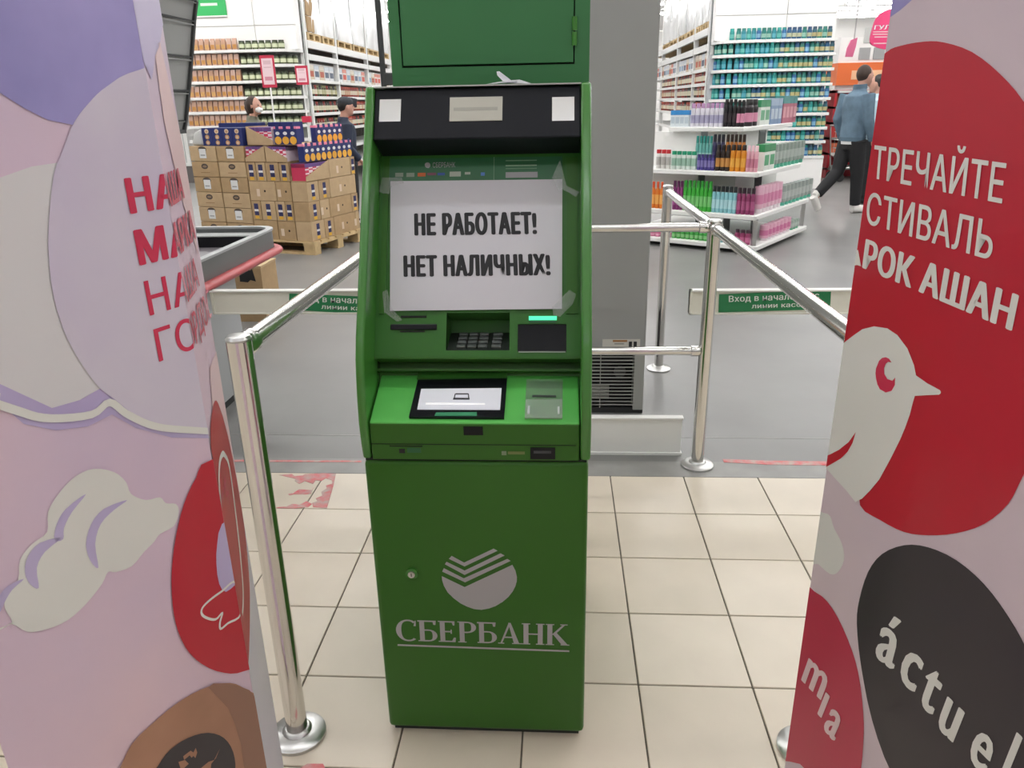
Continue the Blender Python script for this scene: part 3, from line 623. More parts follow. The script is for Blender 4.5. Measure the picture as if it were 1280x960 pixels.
dd(G1, tr, 'print_cloud', [zl(p) for p in [(150,322),(178,322),(195,330),(205,360),(225,400),(230,440),(215,470),(195,475),(165,450),(150,440)]], pr_wht, 1, 3)
dd(G1, tr, 'print_black', [zl(p) for p in [(262,600),(268,540),(290,470),(325,425),(380,403),(440,408),(510,440),(580,500),(640,580),(690,670),(730,780),(750,900),(740,1020),(690,1110),(560,1130),(430,1080),(350,975),(300,840),(272,700)]], pr_blk, 2, 3)
dd(G1, tr, 'print_crimson', [zl(p) for p in [(60,480),(155,518),(200,560),(240,640),(265,720),(278,820),(278,900),(265,990),(220,1040),(120,950),(60,900)]], pr_crim, 2, 3)
def tfit(s, BL, BR, TL, bold=.03, sp=1.03, m=pr_wht):
    v, f = text2d(s, bold, sp); W = v[:, 0].max(); o = 3.4*LYR; p0 = G1.pix(*BL, o); ex = (G1.pix(*BR, o)-p0)/W; ey = G1.pix(*TL, o)-p0; b = MB()
    for t in f:
        c = clip_rect([p0+ex*v[i][0]+ey*v[i][1] for i in t], *G1.rect)
        if len(c) > 2: b.poly([G1.to(*k, o+v[t[0]][2]) for k in c])
    if b.v: b.build('lettering', m, tr)
tfit('ТРЕЧАЙТЕ', (1090, 222.5), (1252.5, 254.5), (1093, 184), .03, 1.05); tfit('СТИВАЛЬ', (1082, 279), (1239, 325.5), (1085, 242), .03, 1.05); tfit('РОК АШАН', (1077.5, 334.5), (1265, 414), (1082, 300.5), .08, 1.06)
dd(G1, tr, 'lettering', [z5(p) for p in [(170,155),(185,60),(205,60),(222,158),(198,150)]], pr_wht, 3.4)
def letter(s, c, ang, hpx, m=pr_wht, bold=.03, wsc=1.0, sh=0.):
    a = math.radians(ang); ux, uy = math.cos(a), math.sin(a); v, f = text2d(s, bold, 1.); W = v[:, 0].max(); w_ = hpx*W*wsc
    vx, vy = math.sin(a)+ux*sh, -math.cos(a)+uy*sh
    BL = (c[0]-ux*w_/2-vx*hpx*.36, c[1]-uy*w_/2-vy*hpx*.36)
    tfit(s, BL, (BL[0]+ux*w_, BL[1]+uy*w_), (BL[0]+vx*hpx, BL[1]+vy*hpx), bold, 1., m)
for s, c, a in (('á', (340, 655), 38), ('c', (398, 712), 42), ('t', (446, 770), 44), ('u', (497, 835), 45), ('e', (575, 915), 46), ('l', (640, 950), 46)): letter(s, zl(c), a, 56, bold=.05, wsc=.82, sh=-.45)
for s, c, a in (('m', (158, 735), 46), ('ı', (180, 800), 48), ('a', (204, 848), 50)): letter(s, zl(c), a, 40, m=mat('print_letter_pink', lin('#f0d5d6'), .5), bold=.05, wsc=.85, sh=-.5)

# ================================================================== CHECKOUT COUNTER
ck = thing('checkout_counter', 'grey checkout counter end with belt well and red bumper', 'checkout counter', (-2.1, .6, 0))
ck_g = mat('counter_grey', (.14, .145, .145), .4); ck_l = mat('counter_light', (.42, .43, .44), .4); bump_r = mat('bumper_red', '#b84a4e', .45); belt = mat('belt_dark', (.18, .165, .18), .35)
def outline(x0, x1, y0, y1, r, n=8):     # rounded corners at the far end
    p = [(x0, y0), (x1, y0)]
    for cx, cy, t0 in ((x1-r, y1-r, 0), (x0+r, y1-r, 90)): p += [(cx+r*math.cos(math.radians(t0+90*i/n)), cy+r*math.sin(math.radians(t0+90*i/n))) for i in range(n+1)]
    return p
def ring(b, o, i, z0, z1):
    n = len(o)
    b.add([(x, y, z) for z in (z0, z1) for x, y in o] + [(x, y, z) for z in (z0, z1) for x, y in i],
          [(k, (k+1) % n, n+(k+1) % n, n+k) for k in range(n)] + [(2*n+k, 3*n+k, 3*n+(k+1) % n, 2*n+(k+1) % n) for k in range(n)] + [(n+k, n+(k+1) % n, 3*n+(k+1) % n, 3*n+k) for k in range(n)] + [(k, 2*n+k, 2*n+(k+1) % n, (k+1) % n) for k in range(n)])
    return b
oo, ii = outline(-2.50, -1.66, -1.0, 1.60, .12), outline(-2.48, -1.685, -.98, 1.575, .10)
ring(MB(), oo, ii, .66, .79).build('side_wall', ck_g, ck)
ring(MB(), outline(-2.505, -1.655, -1.005, 1.605, .12), outline(-2.475, -1.69, -.975, 1.57, .10), .79, .802).build('rim', ck_l, ck)
MB().box(-2.47, -1.70, -.96, 1.38, .70, .715).build('belt', belt, ck)
MB().box(-2.47, -1.70, 1.38, 1.42, .70, .775).build('belt_edge', black, ck); MB().box(-2.47, -1.71, 1.42, 1.56, .70, .77).build('end_tray', mat('tray_grey', (.45, .47, .46), .3), ck)
MB().box(-2.48, -1.69, -.98, 1.57, .655, .70).build('deck', ck_g, ck)
bo = outline(-2.51, -1.645, -1.0, 1.62, .13)[1:-1]
MB().tube([(x, y, .675) for x, y in bo[:11]], [(.03, .022)]*11, 12).build('bumper', bump_r, ck, smooth=True)
MB().box(-2.35, -1.70, -1.0, 1.0, .05, .66).build('body', ck_l, ck); MB().box(-2.33, -1.72, -.98, .98, 0, .05).build('plinth', black, ck)
cbx = thing('cardboard_box', 'brown cardboard box with black print on the floor behind the checkout', 'box', onZ(318, 400)+np.array([0, .15, 0]))
q0, q1 = onZ(300, 402), onZ(337, 400); yq = q0[1]
MB().box(q0[0], q1[0], yq, yq+.3, 0, .40).build('carton', card, cbx); b = MB()
MB().box(q0[0]-.004, q1[0]+.004, yq-.003, yq+.303, .39, .405).build('flap', card_l, cbx)
mkp = Plane((0, yq, 0), (1, 0, 0), (0, 0, 1)); decal('print', mkp, [(299, 343), (305, 338), (313, 338), (315, 336), (320, 352), (313, 350), (310, 353), (300, 352)], ink, cbx, .002)
# ribbed cabinet above the counter
rc = thing('ribbed_cabinet', 'tall grey cabinet with ribbed panels leaning above the checkout counter', 'cabinet', (-2.25, 1.0, .802))
rbm = mat('rib_grey', (.34, .345, .34), .38); rbd = mat('rib_dark', (.05, .052, .053), .5); YE = 1.5
pts = [(onY(u, v, YE)[0], onY(u, v, YE)[2]) for u, v in ((243.5, -40), (243, 0), (240, 25), (237, 70), (233.5, 112), (230, 150), (228, 162))]
pts = [(pts[0][0]+.03, 2.45)] + pts[1:]
for k, ((xa, za), (xb, zb)) in enumerate(zip(pts[:-1], pts[1:])):
    d = np.array([xb-xa, zb-za]); L = np.linalg.norm(d); d /= L; n = np.array([-d[1], d[0]])
    if n[0] < 0: n = -n
    def pp(t, o): q = np.array([xa, za])+d*L*t+n*o; return q
    lo = [pp(.0, 0), pp(1, 0), pp(1, -.06), pp(0, -.06)]
    pn = MB().prism([(a, .1, c) for a, c in lo], [(a, YE, c) for a, c in lo]).build('panel', rbm, rc)
    for t0, t1 in ((.0, .05), (.10, .14)):
        rl = [pp(t0, 0), pp(t1, 0), pp(t1, .012), pp(t0, .012)]; MB().prism([(a, .1, c) for a, c in rl], [(a, YE, c) for a, c in rl]).build('ridge', rbm if t0 else rbd, pn)
    el = [pp(0, .014), pp(1, .014), pp(1, -.065), pp(0, -.065)]; MB().prism([(a, YE, c) for a, c in el], [(a, YE+.02, c) for a, c in el]).build('edge_trim', rbd, rc)
xb, zb = pts[-1]
MB().box(xb-.09, xb+.012, .1, YE+.02, zb-.02, zb).build('foot_rail', rbd, rc)
MB().box(xb-.10, xb-.05, .15, .25, .802, zb-.02).build('support_post', rbm, rc); MB().box(xb-.10, xb-.05, .9, 1.0, .802, zb-.02).build('support_post', rbm, rc)

# ================================================================== PALLET WITH CARTONS
PA = math.radians(18); pex = np.array([math.cos(PA), -math.sin(PA), 0]); pey = np.array([math.sin(PA), math.cos(PA), 0]); PCn = np.array([-2.55, 4.913, 0])
def PL(a, b, z): return PCn + pex*a + pey*b + np.array([0, 0, z])
PFr = Plane(PCn, pex, (0, 0, 1)); PSd = Plane(PCn, pey, (0, 0, 1))
def obox(b, a0, a1, b0, b1, z0, z1, m=0):
    return b.add([PL(a, c, z) for z in (z0, z1) for c in (b0, b1) for a in (a0, a1)], [(0,2,3,1),(4,5,7,6),(0,1,5,4),(2,6,7,3),(0,4,6,2),(1,3,7,5)], m)
pal = thing('wooden_pallet', 'wooden pallet under the stack of brown cartons', 'pallet', PL(-.75, .45, 0))
for b0 in (0, .42, .82):
    obox(MB(), -1.48, .02, b0-.01, b0+.10, 0, .02).build('bottom_board', wood, pal)
    for a0 in (-1.48, -.80, -.12): obox(MB(), a0, a0+.14, b0, b0+.10, .02, .10).build('block', wood, pal)
for a0 in (-1.48, -.80, -.12): obox(MB(), a0, a0+.14, -.01, .93, .10, .12).build('stringer', wood, pal)
for i in range(7): obox(MB(), -1.48, .02, -.01+i*.137, .095+i*.137, .12, .14).build('top_board', wood, pal)
lab_n = mat('label_navy', lin('#2d2f5e'), .5); lab_y = mat('label_yellow', lin('#e3b23c'), .5); lab_w = mat('label_white', (.75, .75, .75), .5); oval_m = mat('oval_mark', lin('#4a3f39'), .6); dotm = mat('dot_mark', lin('#3a2c22'), .7)
def pmark(parent, P, pts, m, off): MB().poly([P.to(a, z, off) for a, z in pts]).build('print', m, parent)
def ovalp(ca, cz0, ra, rz, n=14): return [(ca+ra*math.cos(2*math.pi*i/n), cz0+rz*math.sin(2*math.pi*i/n)) for i in range(n)]
RNG = random.Random(3)
def carton(label, a0, a1, b0, b1, z0, z1, kind, face, m=None, grp='cartons on the pallet'):
    t = thing('cardboard_carton', label, 'carton', PL((a0+a1)/2, (b0+b1)/2, z0), grp); g = .003
    obox(MB(), a0+g, a1-g, b0+g, b1-g, z0+.001, z1-.002).build('box', m or RNG.choice((card, card, card_l)), t, bevel=.004, seg=1)
    P, lo, hi, off = (PFr, a0, a1, -b0-g) if face == 'f' else (PSd, b0, b1, a1-g)
    if face == 'f': off = -(b0+g)
    off += .0015; c, w_, hh, zc = (lo+hi)/2, hi-lo, z1-z0, (z0+z1)/2
    if kind == 'oval': pmark(t, P, ovalp(c, zc+.03, .045, .028), oval_m, off); pmark(t, P, ovalp(c, zc+.03, .03, .012), mat('oval_inner', lin('#85715c'), .7), off+.001); pmark(t, P, [(c-.06, zc-.03), (c+.06, zc-.03), (c+.06, zc-.036), (c-.06, zc-.036)], mat('print_brown_line', lin('#8b6c4a'), .8), off)
    elif kind == 'hand':
        pmark(t, P, ovalp(c, zc+.045, .055, .03), oval_m, off); pmark(t, P, [(c-.045, zc-.045), (c+.045, zc-.045), (c+.045, zc+.05), (c-.045, zc+.05)], lab_w, off+.001); pmark(t, P, [(c-.03, zc-.02), (c+.03, zc-.02), (c+.03, zc-.008), (c-.03, zc-.008)], mat('label_grey', (.35, .35, .35), .6), off+.002)
    elif kind == 'label':
        for z_0, z_1, mm in ((zc+.0, zc+.07, lab_n), (zc-.01, zc+.012, lab_w), (zc-.05, zc-.01, lab_n), (zc-.085, zc-.055, lab_y)):
            pmark(t, P, [(c-.027, z_0), (c+.027, z_0), (c+.027, z_1), (c-.027, z_1)], mm, off+(.001 if mm is lab_w else 0))
    elif kind == 'plain': pmark(t, P, ovalp(c+.03, zc, .012, .012, 10), dotm, off); pmark(t, P, [(c-.075, zc-.055), (c-.035, zc-.055), (c-.035, zc+.02), (c-.075, zc+.02)], mat('sticker_pale', lin('#d8c4ad'), .7), off)
    return t
rown = ['bottom', 'fifth', 'fourth', 'third', 'second', 'top']
for c, (a0, a1) in enumerate(((-1.45, -1.095), (-1.09, -.735))):
    for r in range(6):
        z0 = .14+r*.158
        carton('brown carton with %s, %s column beside the checkout, %s row' % ('dark oval logo' if r % 2 == 0 else 'white hand-slot label', ('outer', 'inner')[c], rown[r]), a0, a1, 0, .42, z0, z0+.156, 'oval' if r % 2 == 0 else 'hand', 'f')
ZR = [.14, .34, .54, .74, .93]
rn = ['bottom layer', 'second layer', 'third layer', 'fourth layer']
def fa(u, r): return PFr.pix(u, [306, 266, 241, 216][r])[0]
def sb(u, r): return PSd.pix(u, [300, 264, 239, 214][r])[0]
front = {0: [('plain', 300, 348), ('plain', 350, 385)], 1: [('label', 311, 326), ('label', 327, 343), ('label', 345, 356), ('label', 357, 368)], 2: [('plain', 311, 343), ('plain', 345, 366)], 3: [('label', 308, 320), ('label', 320, 331), ('label', 332, 348), ('label', 349, 364)]}
sidel = {0: [('label', 396, 407), ('label', 408, 419), ('plain', 420, 447), ('plain', 448, 470)], 1: [('label', 388, 400), ('plain', 401, 412), ('plain', 413, 440), ('label', 441, 451)], 2: [('label', 386, 398), ('label', 399, 411), ('plain', 413, 445), ('plain', 446, 470)], 3: [('tray', 384, 410), ('plain', 412, 438), ('label', 439, 448), ('label', 449, 458)]}
AC = -.20
for r in range(4):
    es = front[r]; lo = -.73
    bounds = [max(fa(u0, r), -.73) for _, u0, u1 in es] + [AC]; bounds[0] = -.73
    bounds = [min(x_, AC) for x_ in bounds]
    for i, (k, u0, u1) in enumerate(es):
        if bounds[i+1]-bounds[i] < .04: continue
        carton('%s, %s facing the checkout, %s from the left' % ('narrow brown carton with navy label' if k == 'label' else 'flat brown carton', rn[r], ('one', 'two', 'three', 'four')[i]), bounds[i], bounds[i+1], 0, .40, ZR[r], ZR[r+1], k, 'f')
    bnd = [sb(u0, r) for _, u0, u1 in sidel[r]] + [.92]; bnd[0] = 0
    bnd = [min(x_, .92) for x_ in bnd]
    for i, (k, u0, u1) in enumerate(sidel[r]):
        if bnd[i+1]-bnd[i] < .04: continue
        if k == 'tray':
            continue
        carton('%s, %s facing the cash machine, %s from the corner' % ('narrow brown carton with navy label' if k == 'label' else 'plain brown carton', rn[r], ('one', 'two', 'three', 'four')[i]), AC+.002, 0, bnd[i], bnd[i+1], ZR[r], ZR[r+1], k, 's')
# display trays cut diagonally, with packs standing inside
navy = mat('pack_navy', lin('#26316b'), .4); chk = mat('pack_red_check', lin('#cc3a5c'), .4); chkw = mat('pack_white_check', lin('#e8d6dc'), .4); purp = mat('pack_purple', lin('#6b4a86'), .4); pinkt = mat('pack_pink', lin('#e98aa6'), .4); yel = mat('pack_yellow', lin('#e8ad3f'), .4)
def tray(label, P, c0, c1, z0, z1, d0, d1, flip):
    t = thing('display_tray', label, 'tray', P.to((c0+c1)/2, z0, -(d0+d1)/2), 'diagonal cut cardboard trays')
    lowz = z0+(z1-z0)*.25; prof_ = [(c0, z0), (c1, z0), (c1, lowz if not flip else z1), (c0, z1 if not flip else lowz)]
    for d in (d0, d1-.006): MB().prism([P.to(a, z, -d) for a, z in prof_], [P.to(a, z, -d-.006) for a, z in prof_]).build('side', card_l, t)
    MB().prism([P.to(a, z0, -d) for a, d in ((c0, d0), (c1, d0), (c1, d1), (c0, d1))], [P.to(a, z0+.006, -d) for a, d in ((c0, d0), (c1, d0), (c1, d1), (c0, d1))]).build('bottom', card, t)
    hx = c0 if not flip else c1-.006; MB().pbox(P, hx, hx+.006, z0, z1, -d1, -d0).build('back', card, t)
    # packs inside the tray
    n = 6; k = (c1-c0-.02)/n
    for i in range(n):
        a = c0+.01+k*i; pk_ = thing('food_pack', 'checked pack from the left in the %s' % label, 'food pack', P.to(a+k/2, z0+.0065, -(d0+d1)/2), 'red checked packs in: '+label)
        MB().pbox(P, a+.001, a+k-.001, z0+.0065, z1-.012, -d1+.012, -d0-.012).build('bag', chkw if i % 2 else chk, pk_)
        MB().pbox(P, a+.001, a+k-.001, z1-.05, z1-.011, -d1+.011, -d0-.011).build('top_band', purp, pk_)
        for q in range(3): MB().pbox(P, a+.001, a+k-.001, z0+.03+q*.04, z0+.043+q*.04, -d0-.0125, -d0-.0105).build('check_stripe', chk if i % 2 else chkw, pk_)
A_ = lambda u, v: PFr.pix(u, v)[0]; Z_ = lambda u, v: PFr.pix(u, v)[1]
tray('diagonal cut tray in the lower row left', PFr, -.725, -.47, .931, 1.09, .0, .36, True)
tray('diagonal cut tray in the lower row right', PFr, -.465, -.205, .931, 1.09, .0, .36, False)
tray('diagonal cut tray in the upper row', PFr, -.72, -.40, 1.092, 1.275, .06, .40, False)
tray('diagonal cut tray at the stack corner', PSd, 0.005, bnd[1]-.005, ZR[3]+.001, ZR[4]-.002, .0, .19, True)
# navy packs with round pictures on the left stack
disc = mat('pack_cream', lin('#dcc3a5'), .5); disc2 = mat('pack_tan', lin('#c79a6b'), .5)
for i in range(4):
    a0 = -1.26+.13*i; t = thing('snack_box', 'navy snack box with round pictures, %s of four on the left stack' % ('first', 'second', 'third', 'fourth')[i], 'box', PL(a0+.064, .12, 1.09), 'navy snack boxes')
    z0 = .14+6*.158+.001; obox(MB(), a0+.001, a0+.129, .02, .26, z0, z0+.175).build('box', navy, t)
    for k in range(3): pmark(t, PFr, ovalp(a0+.065, z0+.03+.056*k, .028, .024, 10), disc if k > 1 else disc2, -.02+.001); pmark(t, PFr, ovalp(a0+.065, z0+.028+.056*k, .014, .012, 8), disc2 if k > 1 else disc, -.02+.002)
for i, (a0, z0) in enumerate(((-1.26, 1.0895), (-1.0, 1.0895), (-.72, .932), (-.56, .932))):
    o = obox(MB(), a0, a0+(.255 if i < 2 else .155), .285 if i < 2 else .42, .41 if i < 2 else .60, z0, 1.305).build_at('snack_crate', navy); tag(o, 'navy crate behind the front packs on the pallet, number %s from the left' % ('one', 'two', 'three', 'four')[i], 'crate', 'navy crates behind the packs')
bg = thing('plastic_bag', 'grey plastic bag slumped on the left corner of the carton stack', 'bag', PL(-1.38, .15, 1.0885)); z0 = 1.0885
MB().add([PL(-1.44,.03,z0), PL(-1.27,.03,z0), PL(-1.27,.28,z0), PL(-1.44,.3,z0), PL(-1.42,.06,z0+.13), PL(-1.30,.05,z0+.17), PL(-1.29,.25,z0+.16), PL(-1.41,.27,z0+.11)], [(0,3,2,1),(4,5,6,7),(0,1,5,4),(1,2,6,5),(2,3,7,6),(3,0,4,7)]).build('sack', mat('bag_grey', (.5, .5, .49), .35), bg, bevel=.03, seg=3, smooth=True)
# navy packs with yellow pictures: lower row on the side, upper row behind it
def fpack_mesh():
    b = MB(); b.box(-.0455, .0455, -.035, .035, 0, .150); b.box(-.046, .046, -.036, .036, .150, .172, 1); b.add([(-.026*math.cos(t), -.0375, .108+.017*math.sin(t)) for t in [2*math.pi*i/12 for i in range(12)]], [tuple(range(12))], 2)
    b.add([(-.042*math.cos(t), -.0375, .040+.039*math.sin(t)) for t in [2*math.pi*i/12 for i in range(12)]], [tuple(range(12))], 3)
    b.box(-.02, .02, -.0372, -.034, .15, .185, 0)
    return b.mesh('food_pack', [navy, pinkt, lab_w, yel])
fpm = fpack_mesh()
def prow(n, p, q, face_rot, label, grp):
    for i in range(n):
        t = (i+.5)/n; o = link_mesh('food_pack', fpm); o.location = Vector(tuple(p+(q-p)*t)); o.rotation_euler = (0, 0, face_rot); tag(o, label, 'food pack', grp)
zt0 = ZR[4]+.001
prow(9, PL(-.05, .03, zt0), PL(-.05, .90, zt0), math.pi/2-PA, 'navy pasta pack from the left in the lower row of the pallet', 'lower row of navy packs')
o = obox(MB(), -.72, -.204, .405, .92, .1405, zt0).build_at('cardboard_carton', card); tag(o, 'large brown carton in the middle of the pallet stack', 'carton')
o = obox(MB(), -.40, -.11, .405, .92, zt0+.001, zt0+.165).build_at('cardboard_carton', card_l); tag(o, 'brown carton carrying the upper row of navy packs', 'carton')
prow(5, PL(-.16, .43, zt0+.166), PL(-.16, .91, zt0+.166), math.pi/2-PA, 'navy pasta pack from the left in the upper row of the pallet', 'upper row of navy packs')
o = obox(MB(), -.395, -.11, .06, .40, zt0+.163, zt0+.166).build_at('cardboard_sheet', card); tag(o, 'flat cardboard sheet under the front navy packs', 'cardboard')
prow(3, PL(-.385, .11, zt0+.167), PL(-.11, .11, zt0+.167), -PA, 'navy pasta pack from the left at the front edge of the pallet', 'front navy packs')

# ================================================================== SHELF GONDOLAS
GY = 10.5
def shelf_outline(x0, x1, y0, y1, rl, rr, n=6):
    p = []
    if rr: p += [(x1-rr+rr*math.sin(math.radians(90*i/n)), y0+rr-rr*math.cos(math.radians(90*i/n))) for i in range(n+1)]
    else: p += [(x1, y0)]
    p += [(x1, y1), (x0, y1)]
    if rl: p += [(x0+rl-rl*math.cos(math.radians(90*i/n)), y0+rl-rl*math.sin(math.radians(90*i/n))) for i in range(n+1)]
    else: p += [(x0, y0)]
    return p
back_g = mat('shelf_back', (.30, .31, .29), .6)
def gondola(label, x0, x1, levels, rl, rr, seam, wall_top=4.1, depth=.45, bk=back_g):
    g = thing('shelf_gondola', label, 'shelf unit', ((x0+x1)/2, GY+.3, 0))
    MB().box(x0, x1, GY+depth, GY+depth+.06, .0, 4.1).build('back_panel', bk, g)
    MB().box(x0+.04, x1-.04, GY+.02, GY+depth, 0, .1).build('plinth', mat('plinth_grey', (.3, .3, .3), .6), g)
    for z in levels:
        o = shelf_outline(x0, x1, GY, GY+depth, rl, rr)
        s = MB().prism([(x, y, z-.045) for x, y in o], [(x, y, z) for x, y in o]).build('shelf_board', shelf_white, g)
        MB().box(x0+rl+.02, x1-rr-.02, GY-.006, GY, z-.04, z-.004).build('price_rail', mat('rail_white', (.85, .85, .83), .3), s)
    for x in (x0, x1-.05): MB().box(x, x+.05, GY+depth-.03, GY+depth+.02, 0, 4.1).build('upright', shelf_white, g)
    # white header cladding above, two panels with a seam
    zt = levels[0]+.002
    for xa, xb in ((x0, seam-.004), (seam+.004, x1)):
        for za, zb in ((zt, zt+.36), (zt+.368, 4.1)): MB().box(xa, xb, GY+.16, GY+.20, za, zb).build('header_panel', white_paint, g, bevel=.003, seg=1)
    MB().box(x0, x1, GY+.20, GY+depth, zt, 4.1).build('header_core', white_paint, g)
    return g
LLEV = [2.351, 2.121, 1.875, 1.626, 1.399, 1.17, .94, .70, .46, .15]
RLEV = [2.311, 2.102, 1.879, 1.653, 1.437, 1.205, .983, .771, .53]
gl0, gl1 = onY(240, 150, GY)[0]-.1, onY(374, 110, GY)[0]
gondola('white shelf gondola with pasta packs and jars at the left aisle end', gl0, gl1, LLEV, 0, .30, onY(312, 20, GY)[0])
gr0, gr1 = onY(893, 80, GY)[0], onY(1046, 60, GY)[0]
gondola('white shelf gondola with teal bottles at the right aisle end', gr0, gr1, RLEV, .32, 0, onY(988, 15, GY)[0], bk=mat('shelf_back_dark', (.10, .13, .14), .6))
MB().box(gr0+.32, gr1, GY+.01, GY+.03, .0, .48).build('front_panel', white_paint, COL.objects['shelf_gondola.001'])
# prototypes
def bottle_mesh(key, h, r, body, cap, label=None, sy=1., shape='bottle'):
    b = MB()
    if shape == 'bottle':
        b.lathe([(r*.92, 0), (r, .01), (r, h*.62), (r*.86, h*.72), (r*.5, h*.78), (r*.48, h*.80)], 12, m=0, sy=sy); b.lathe([(r*.56, h*.78), (r*.56, h*.98), (r*.45, h)], 10, m=1, sy=sy)
        if label: b.lathe([(r*1.012, h*.16), (r*1.012, h*.52)], 12, m=2, sy=sy)
    elif shape == 'flat':
        b.lathe([(r*.94, 0), (r, .008), (r, h*.66), (r*.9, h*.76), (r*.72, h*.80)], 12, m=0, sy=sy); b.lathe([(r*.84, h*.79), (r*.80, h*.97), (r*.7, h)], 10, m=1, sy=sy)
        if label: b.lathe([(r*1.012, h*.16), (r*1.012, h*.50)], 12, m=2, sy=sy)
    elif shape == 'tube':
        b.lathe([(r*.8, 0), (r*.82, h*.16)], 12, m=1, sy=sy); b.lathe([(r*.8, h*.16), (r, h*.2), (r, h*.8), (r*.98, h)], 12, m=0, sy=sy)
        if label: b.lathe([(r*1.02, h*.35), (r*1.02, h*.7)], 12, m=2, sy=sy)
    elif shape == 'jar':
        b.lathe([(r*.9, 0), (r, .012), (r, h*.74), (r*.82, h*.82)], 12, m=0, sy=sy); b.lathe([(r*.9, h*.8), (r*.9, h)], 12, m=1, sy=sy)
        if label: b.lathe([(r*1.015, h*.2), (r*1.015, h*.62)], 12, m=2, sy=sy)
    elif shape == 'box':
        b.box(-r, r, -r*sy, r*sy, 0, h); b.box(-r*1.01, r*1.01, -r*sy*1.01, r*sy*1.01, h*.72, h*1.004, 1)
        if label: b.box(-r*.8, r*.8, -r*sy*1.02, -r*sy, h*.2, h*.6, 2)
    elif shape == 'bag':
        b.add([(-r, -r*sy, 0), (r, -r*sy, 0), (r, r*sy, 0), (-r, r*sy, 0), (-r*1.03, -r*sy*1.1, h*.5), (r*1.03, -r*sy*1.1, h*.5), (r*1.03, r*sy*1.1, h*.5), (-r*1.03, r*sy*1.1, h*.5), (-r*.95, -.012, h*.93), (r*.95, -.012, h*.93), (r*.95, .012, h*.93), (-r*.95, .012, h*.93)],
              [(0,3,2,1),(0,1,5,4),(1,2,6,5),(2,3,7,6),(3,0,4,7),(4,5,9,8),(5,6,10,9),(6,7,11,10),(7,4,8,11),(8,9,10,11)], 0)
        b.box(-r*.97, r*.97, -.01, .01, h*.9, h, 1)
        if label: b.add([(-r*.8, -r*sy*1.12, h*.12), (r*.8, -r*sy*1.12, h*.12), (r*.8, -r*sy*1.14, h*.48), (-r*.8, -r*sy*1.14, h*.48)], [(0, 1, 2, 3)], 2)
    return b.mesh(key, [body, cap, label or body], smooth=shape != 'box')
def pl_(c, r=.35): return mat('pl_'+c, lin(c), r)
pasta = [bottle_mesh('pasta_pack', .176, .0375, pl_(a), pl_(b_), pl_(c_), .8, 'bag') for a, b_, c_ in (('#c3a091', '#c9aa9e', '#c08b4c'), ('#bf9a86', '#c79683', '#b98346'), ('#b98d72', '#d0ada0', '#c79a5e'))]
jars = bottle_mesh('glass_jar', .135, .05, pl_('#5d664a', .2), pl_('#39402f'), pl_('#c9cfae'), 1, 'jar')
ordn = ['top', 'second', 'third', 'fourth', 'fifth', 'sixth', 'seventh', 'eighth', 'ninth']
xm = onY(301, 80, GY)[0]
def put(me, name, x, y, z, rz, label, cat, grp):
    o = link_mesh(name, me); o.location = (float(x), float(y), float(z)); o.rotation_euler = (0, 0, rz); return tag(o, label, cat, grp)
R2 = random.Random(11)
for r in range(6):
    z = LLEV[r]+.0005; x = gl0+.06
    while x < xm-.03:
        put(R2.choice(pasta), 'pasta_pack', x, GY+.07+R2.uniform(-.006, .006), z, R2.uniform(-.06, .06), 'tan pasta pack from the left on the %s shelf of the left gondola' % ordn[r], 'pasta pack', 'pasta packs, %s shelf' % ordn[r]); x += .0935
    x = xm+.03
    while x < gl1-.32:
        put(jars, 'glass_jar', x, GY+.075, z, 0, 'dark jar from the left on the %s shelf of the left gondola' % ordn[r], 'jar', 'jars, %s shelf' % ordn[r]); x += .112
    for k in range(3 if r else 1):
        t = math.radians(14+28*k); put(jars, 'glass_jar', gl1-.30+.22*math.sin(t), GY+.30-.22*math.cos(t), z, 0, 'dark jar from the left on the %s shelf of the left gondola' % ordn[r], 'jar', 'jars, %s shelf' % ordn[r])
TEAL = [('#1b8a86', '#249c94', '#63b3aa'), ('#1a7f8c', '#137f78', '#569fae'), ('#27639a', '#1b8a86', '#7da9c2'), ('#157770', '#0f6b60', '#8fb8a8'), ('#1d5680', '#17426b', '#b3b596'), ('#347e70', '#235a6b', '#b9ae7c'), ('#235a6b', '#1b435a', '#b0a376')]
teal = [bottle_mesh('shower_bottle', .170, .0372, pl_(a), pl_(b_), pl_(c_), .7, 'flat') for a, b_, c_ in TEAL]
def teal_pick(f, r):
    if r >= 4: return R2.choice((0, 2, 4, 5, 6, 5, 3)) if f > .35 else R2.choice((0, 1, 3))
    return R2.choice((0, 0, 1, 3, 1, 2)) if f < .55 else R2.choice((4, 5, 6, 5, 2, 3))
for r in range(9):
    z = RLEV[r]+.0005; lb = 'shower bottle from the left on the %s shelf of the right gondola' % ordn[r]; gp = 'shower bottles, %s shelf' % ordn[r]
    for k in range(4):
        if r == 0 and k < 3: continue
        t = math.radians(80-22*k); put(teal[R2.choice((0, 1, 2, 3))], 'shower_bottle', gr0+.32-.25*math.sin(t), GY+.32-.25*math.cos(t), z, 0, 'teal '+lb, 'bottle', gp)
    x = gr0+.36
    while x < gr1-.04:
        f = (x-gr0)/(gr1-gr0); put(teal[teal_pick(f, r)], 'shower_bottle', x, GY+.06, z, 0, 'teal '+lb, 'bottle', gp); x += .0775 if r else .0785
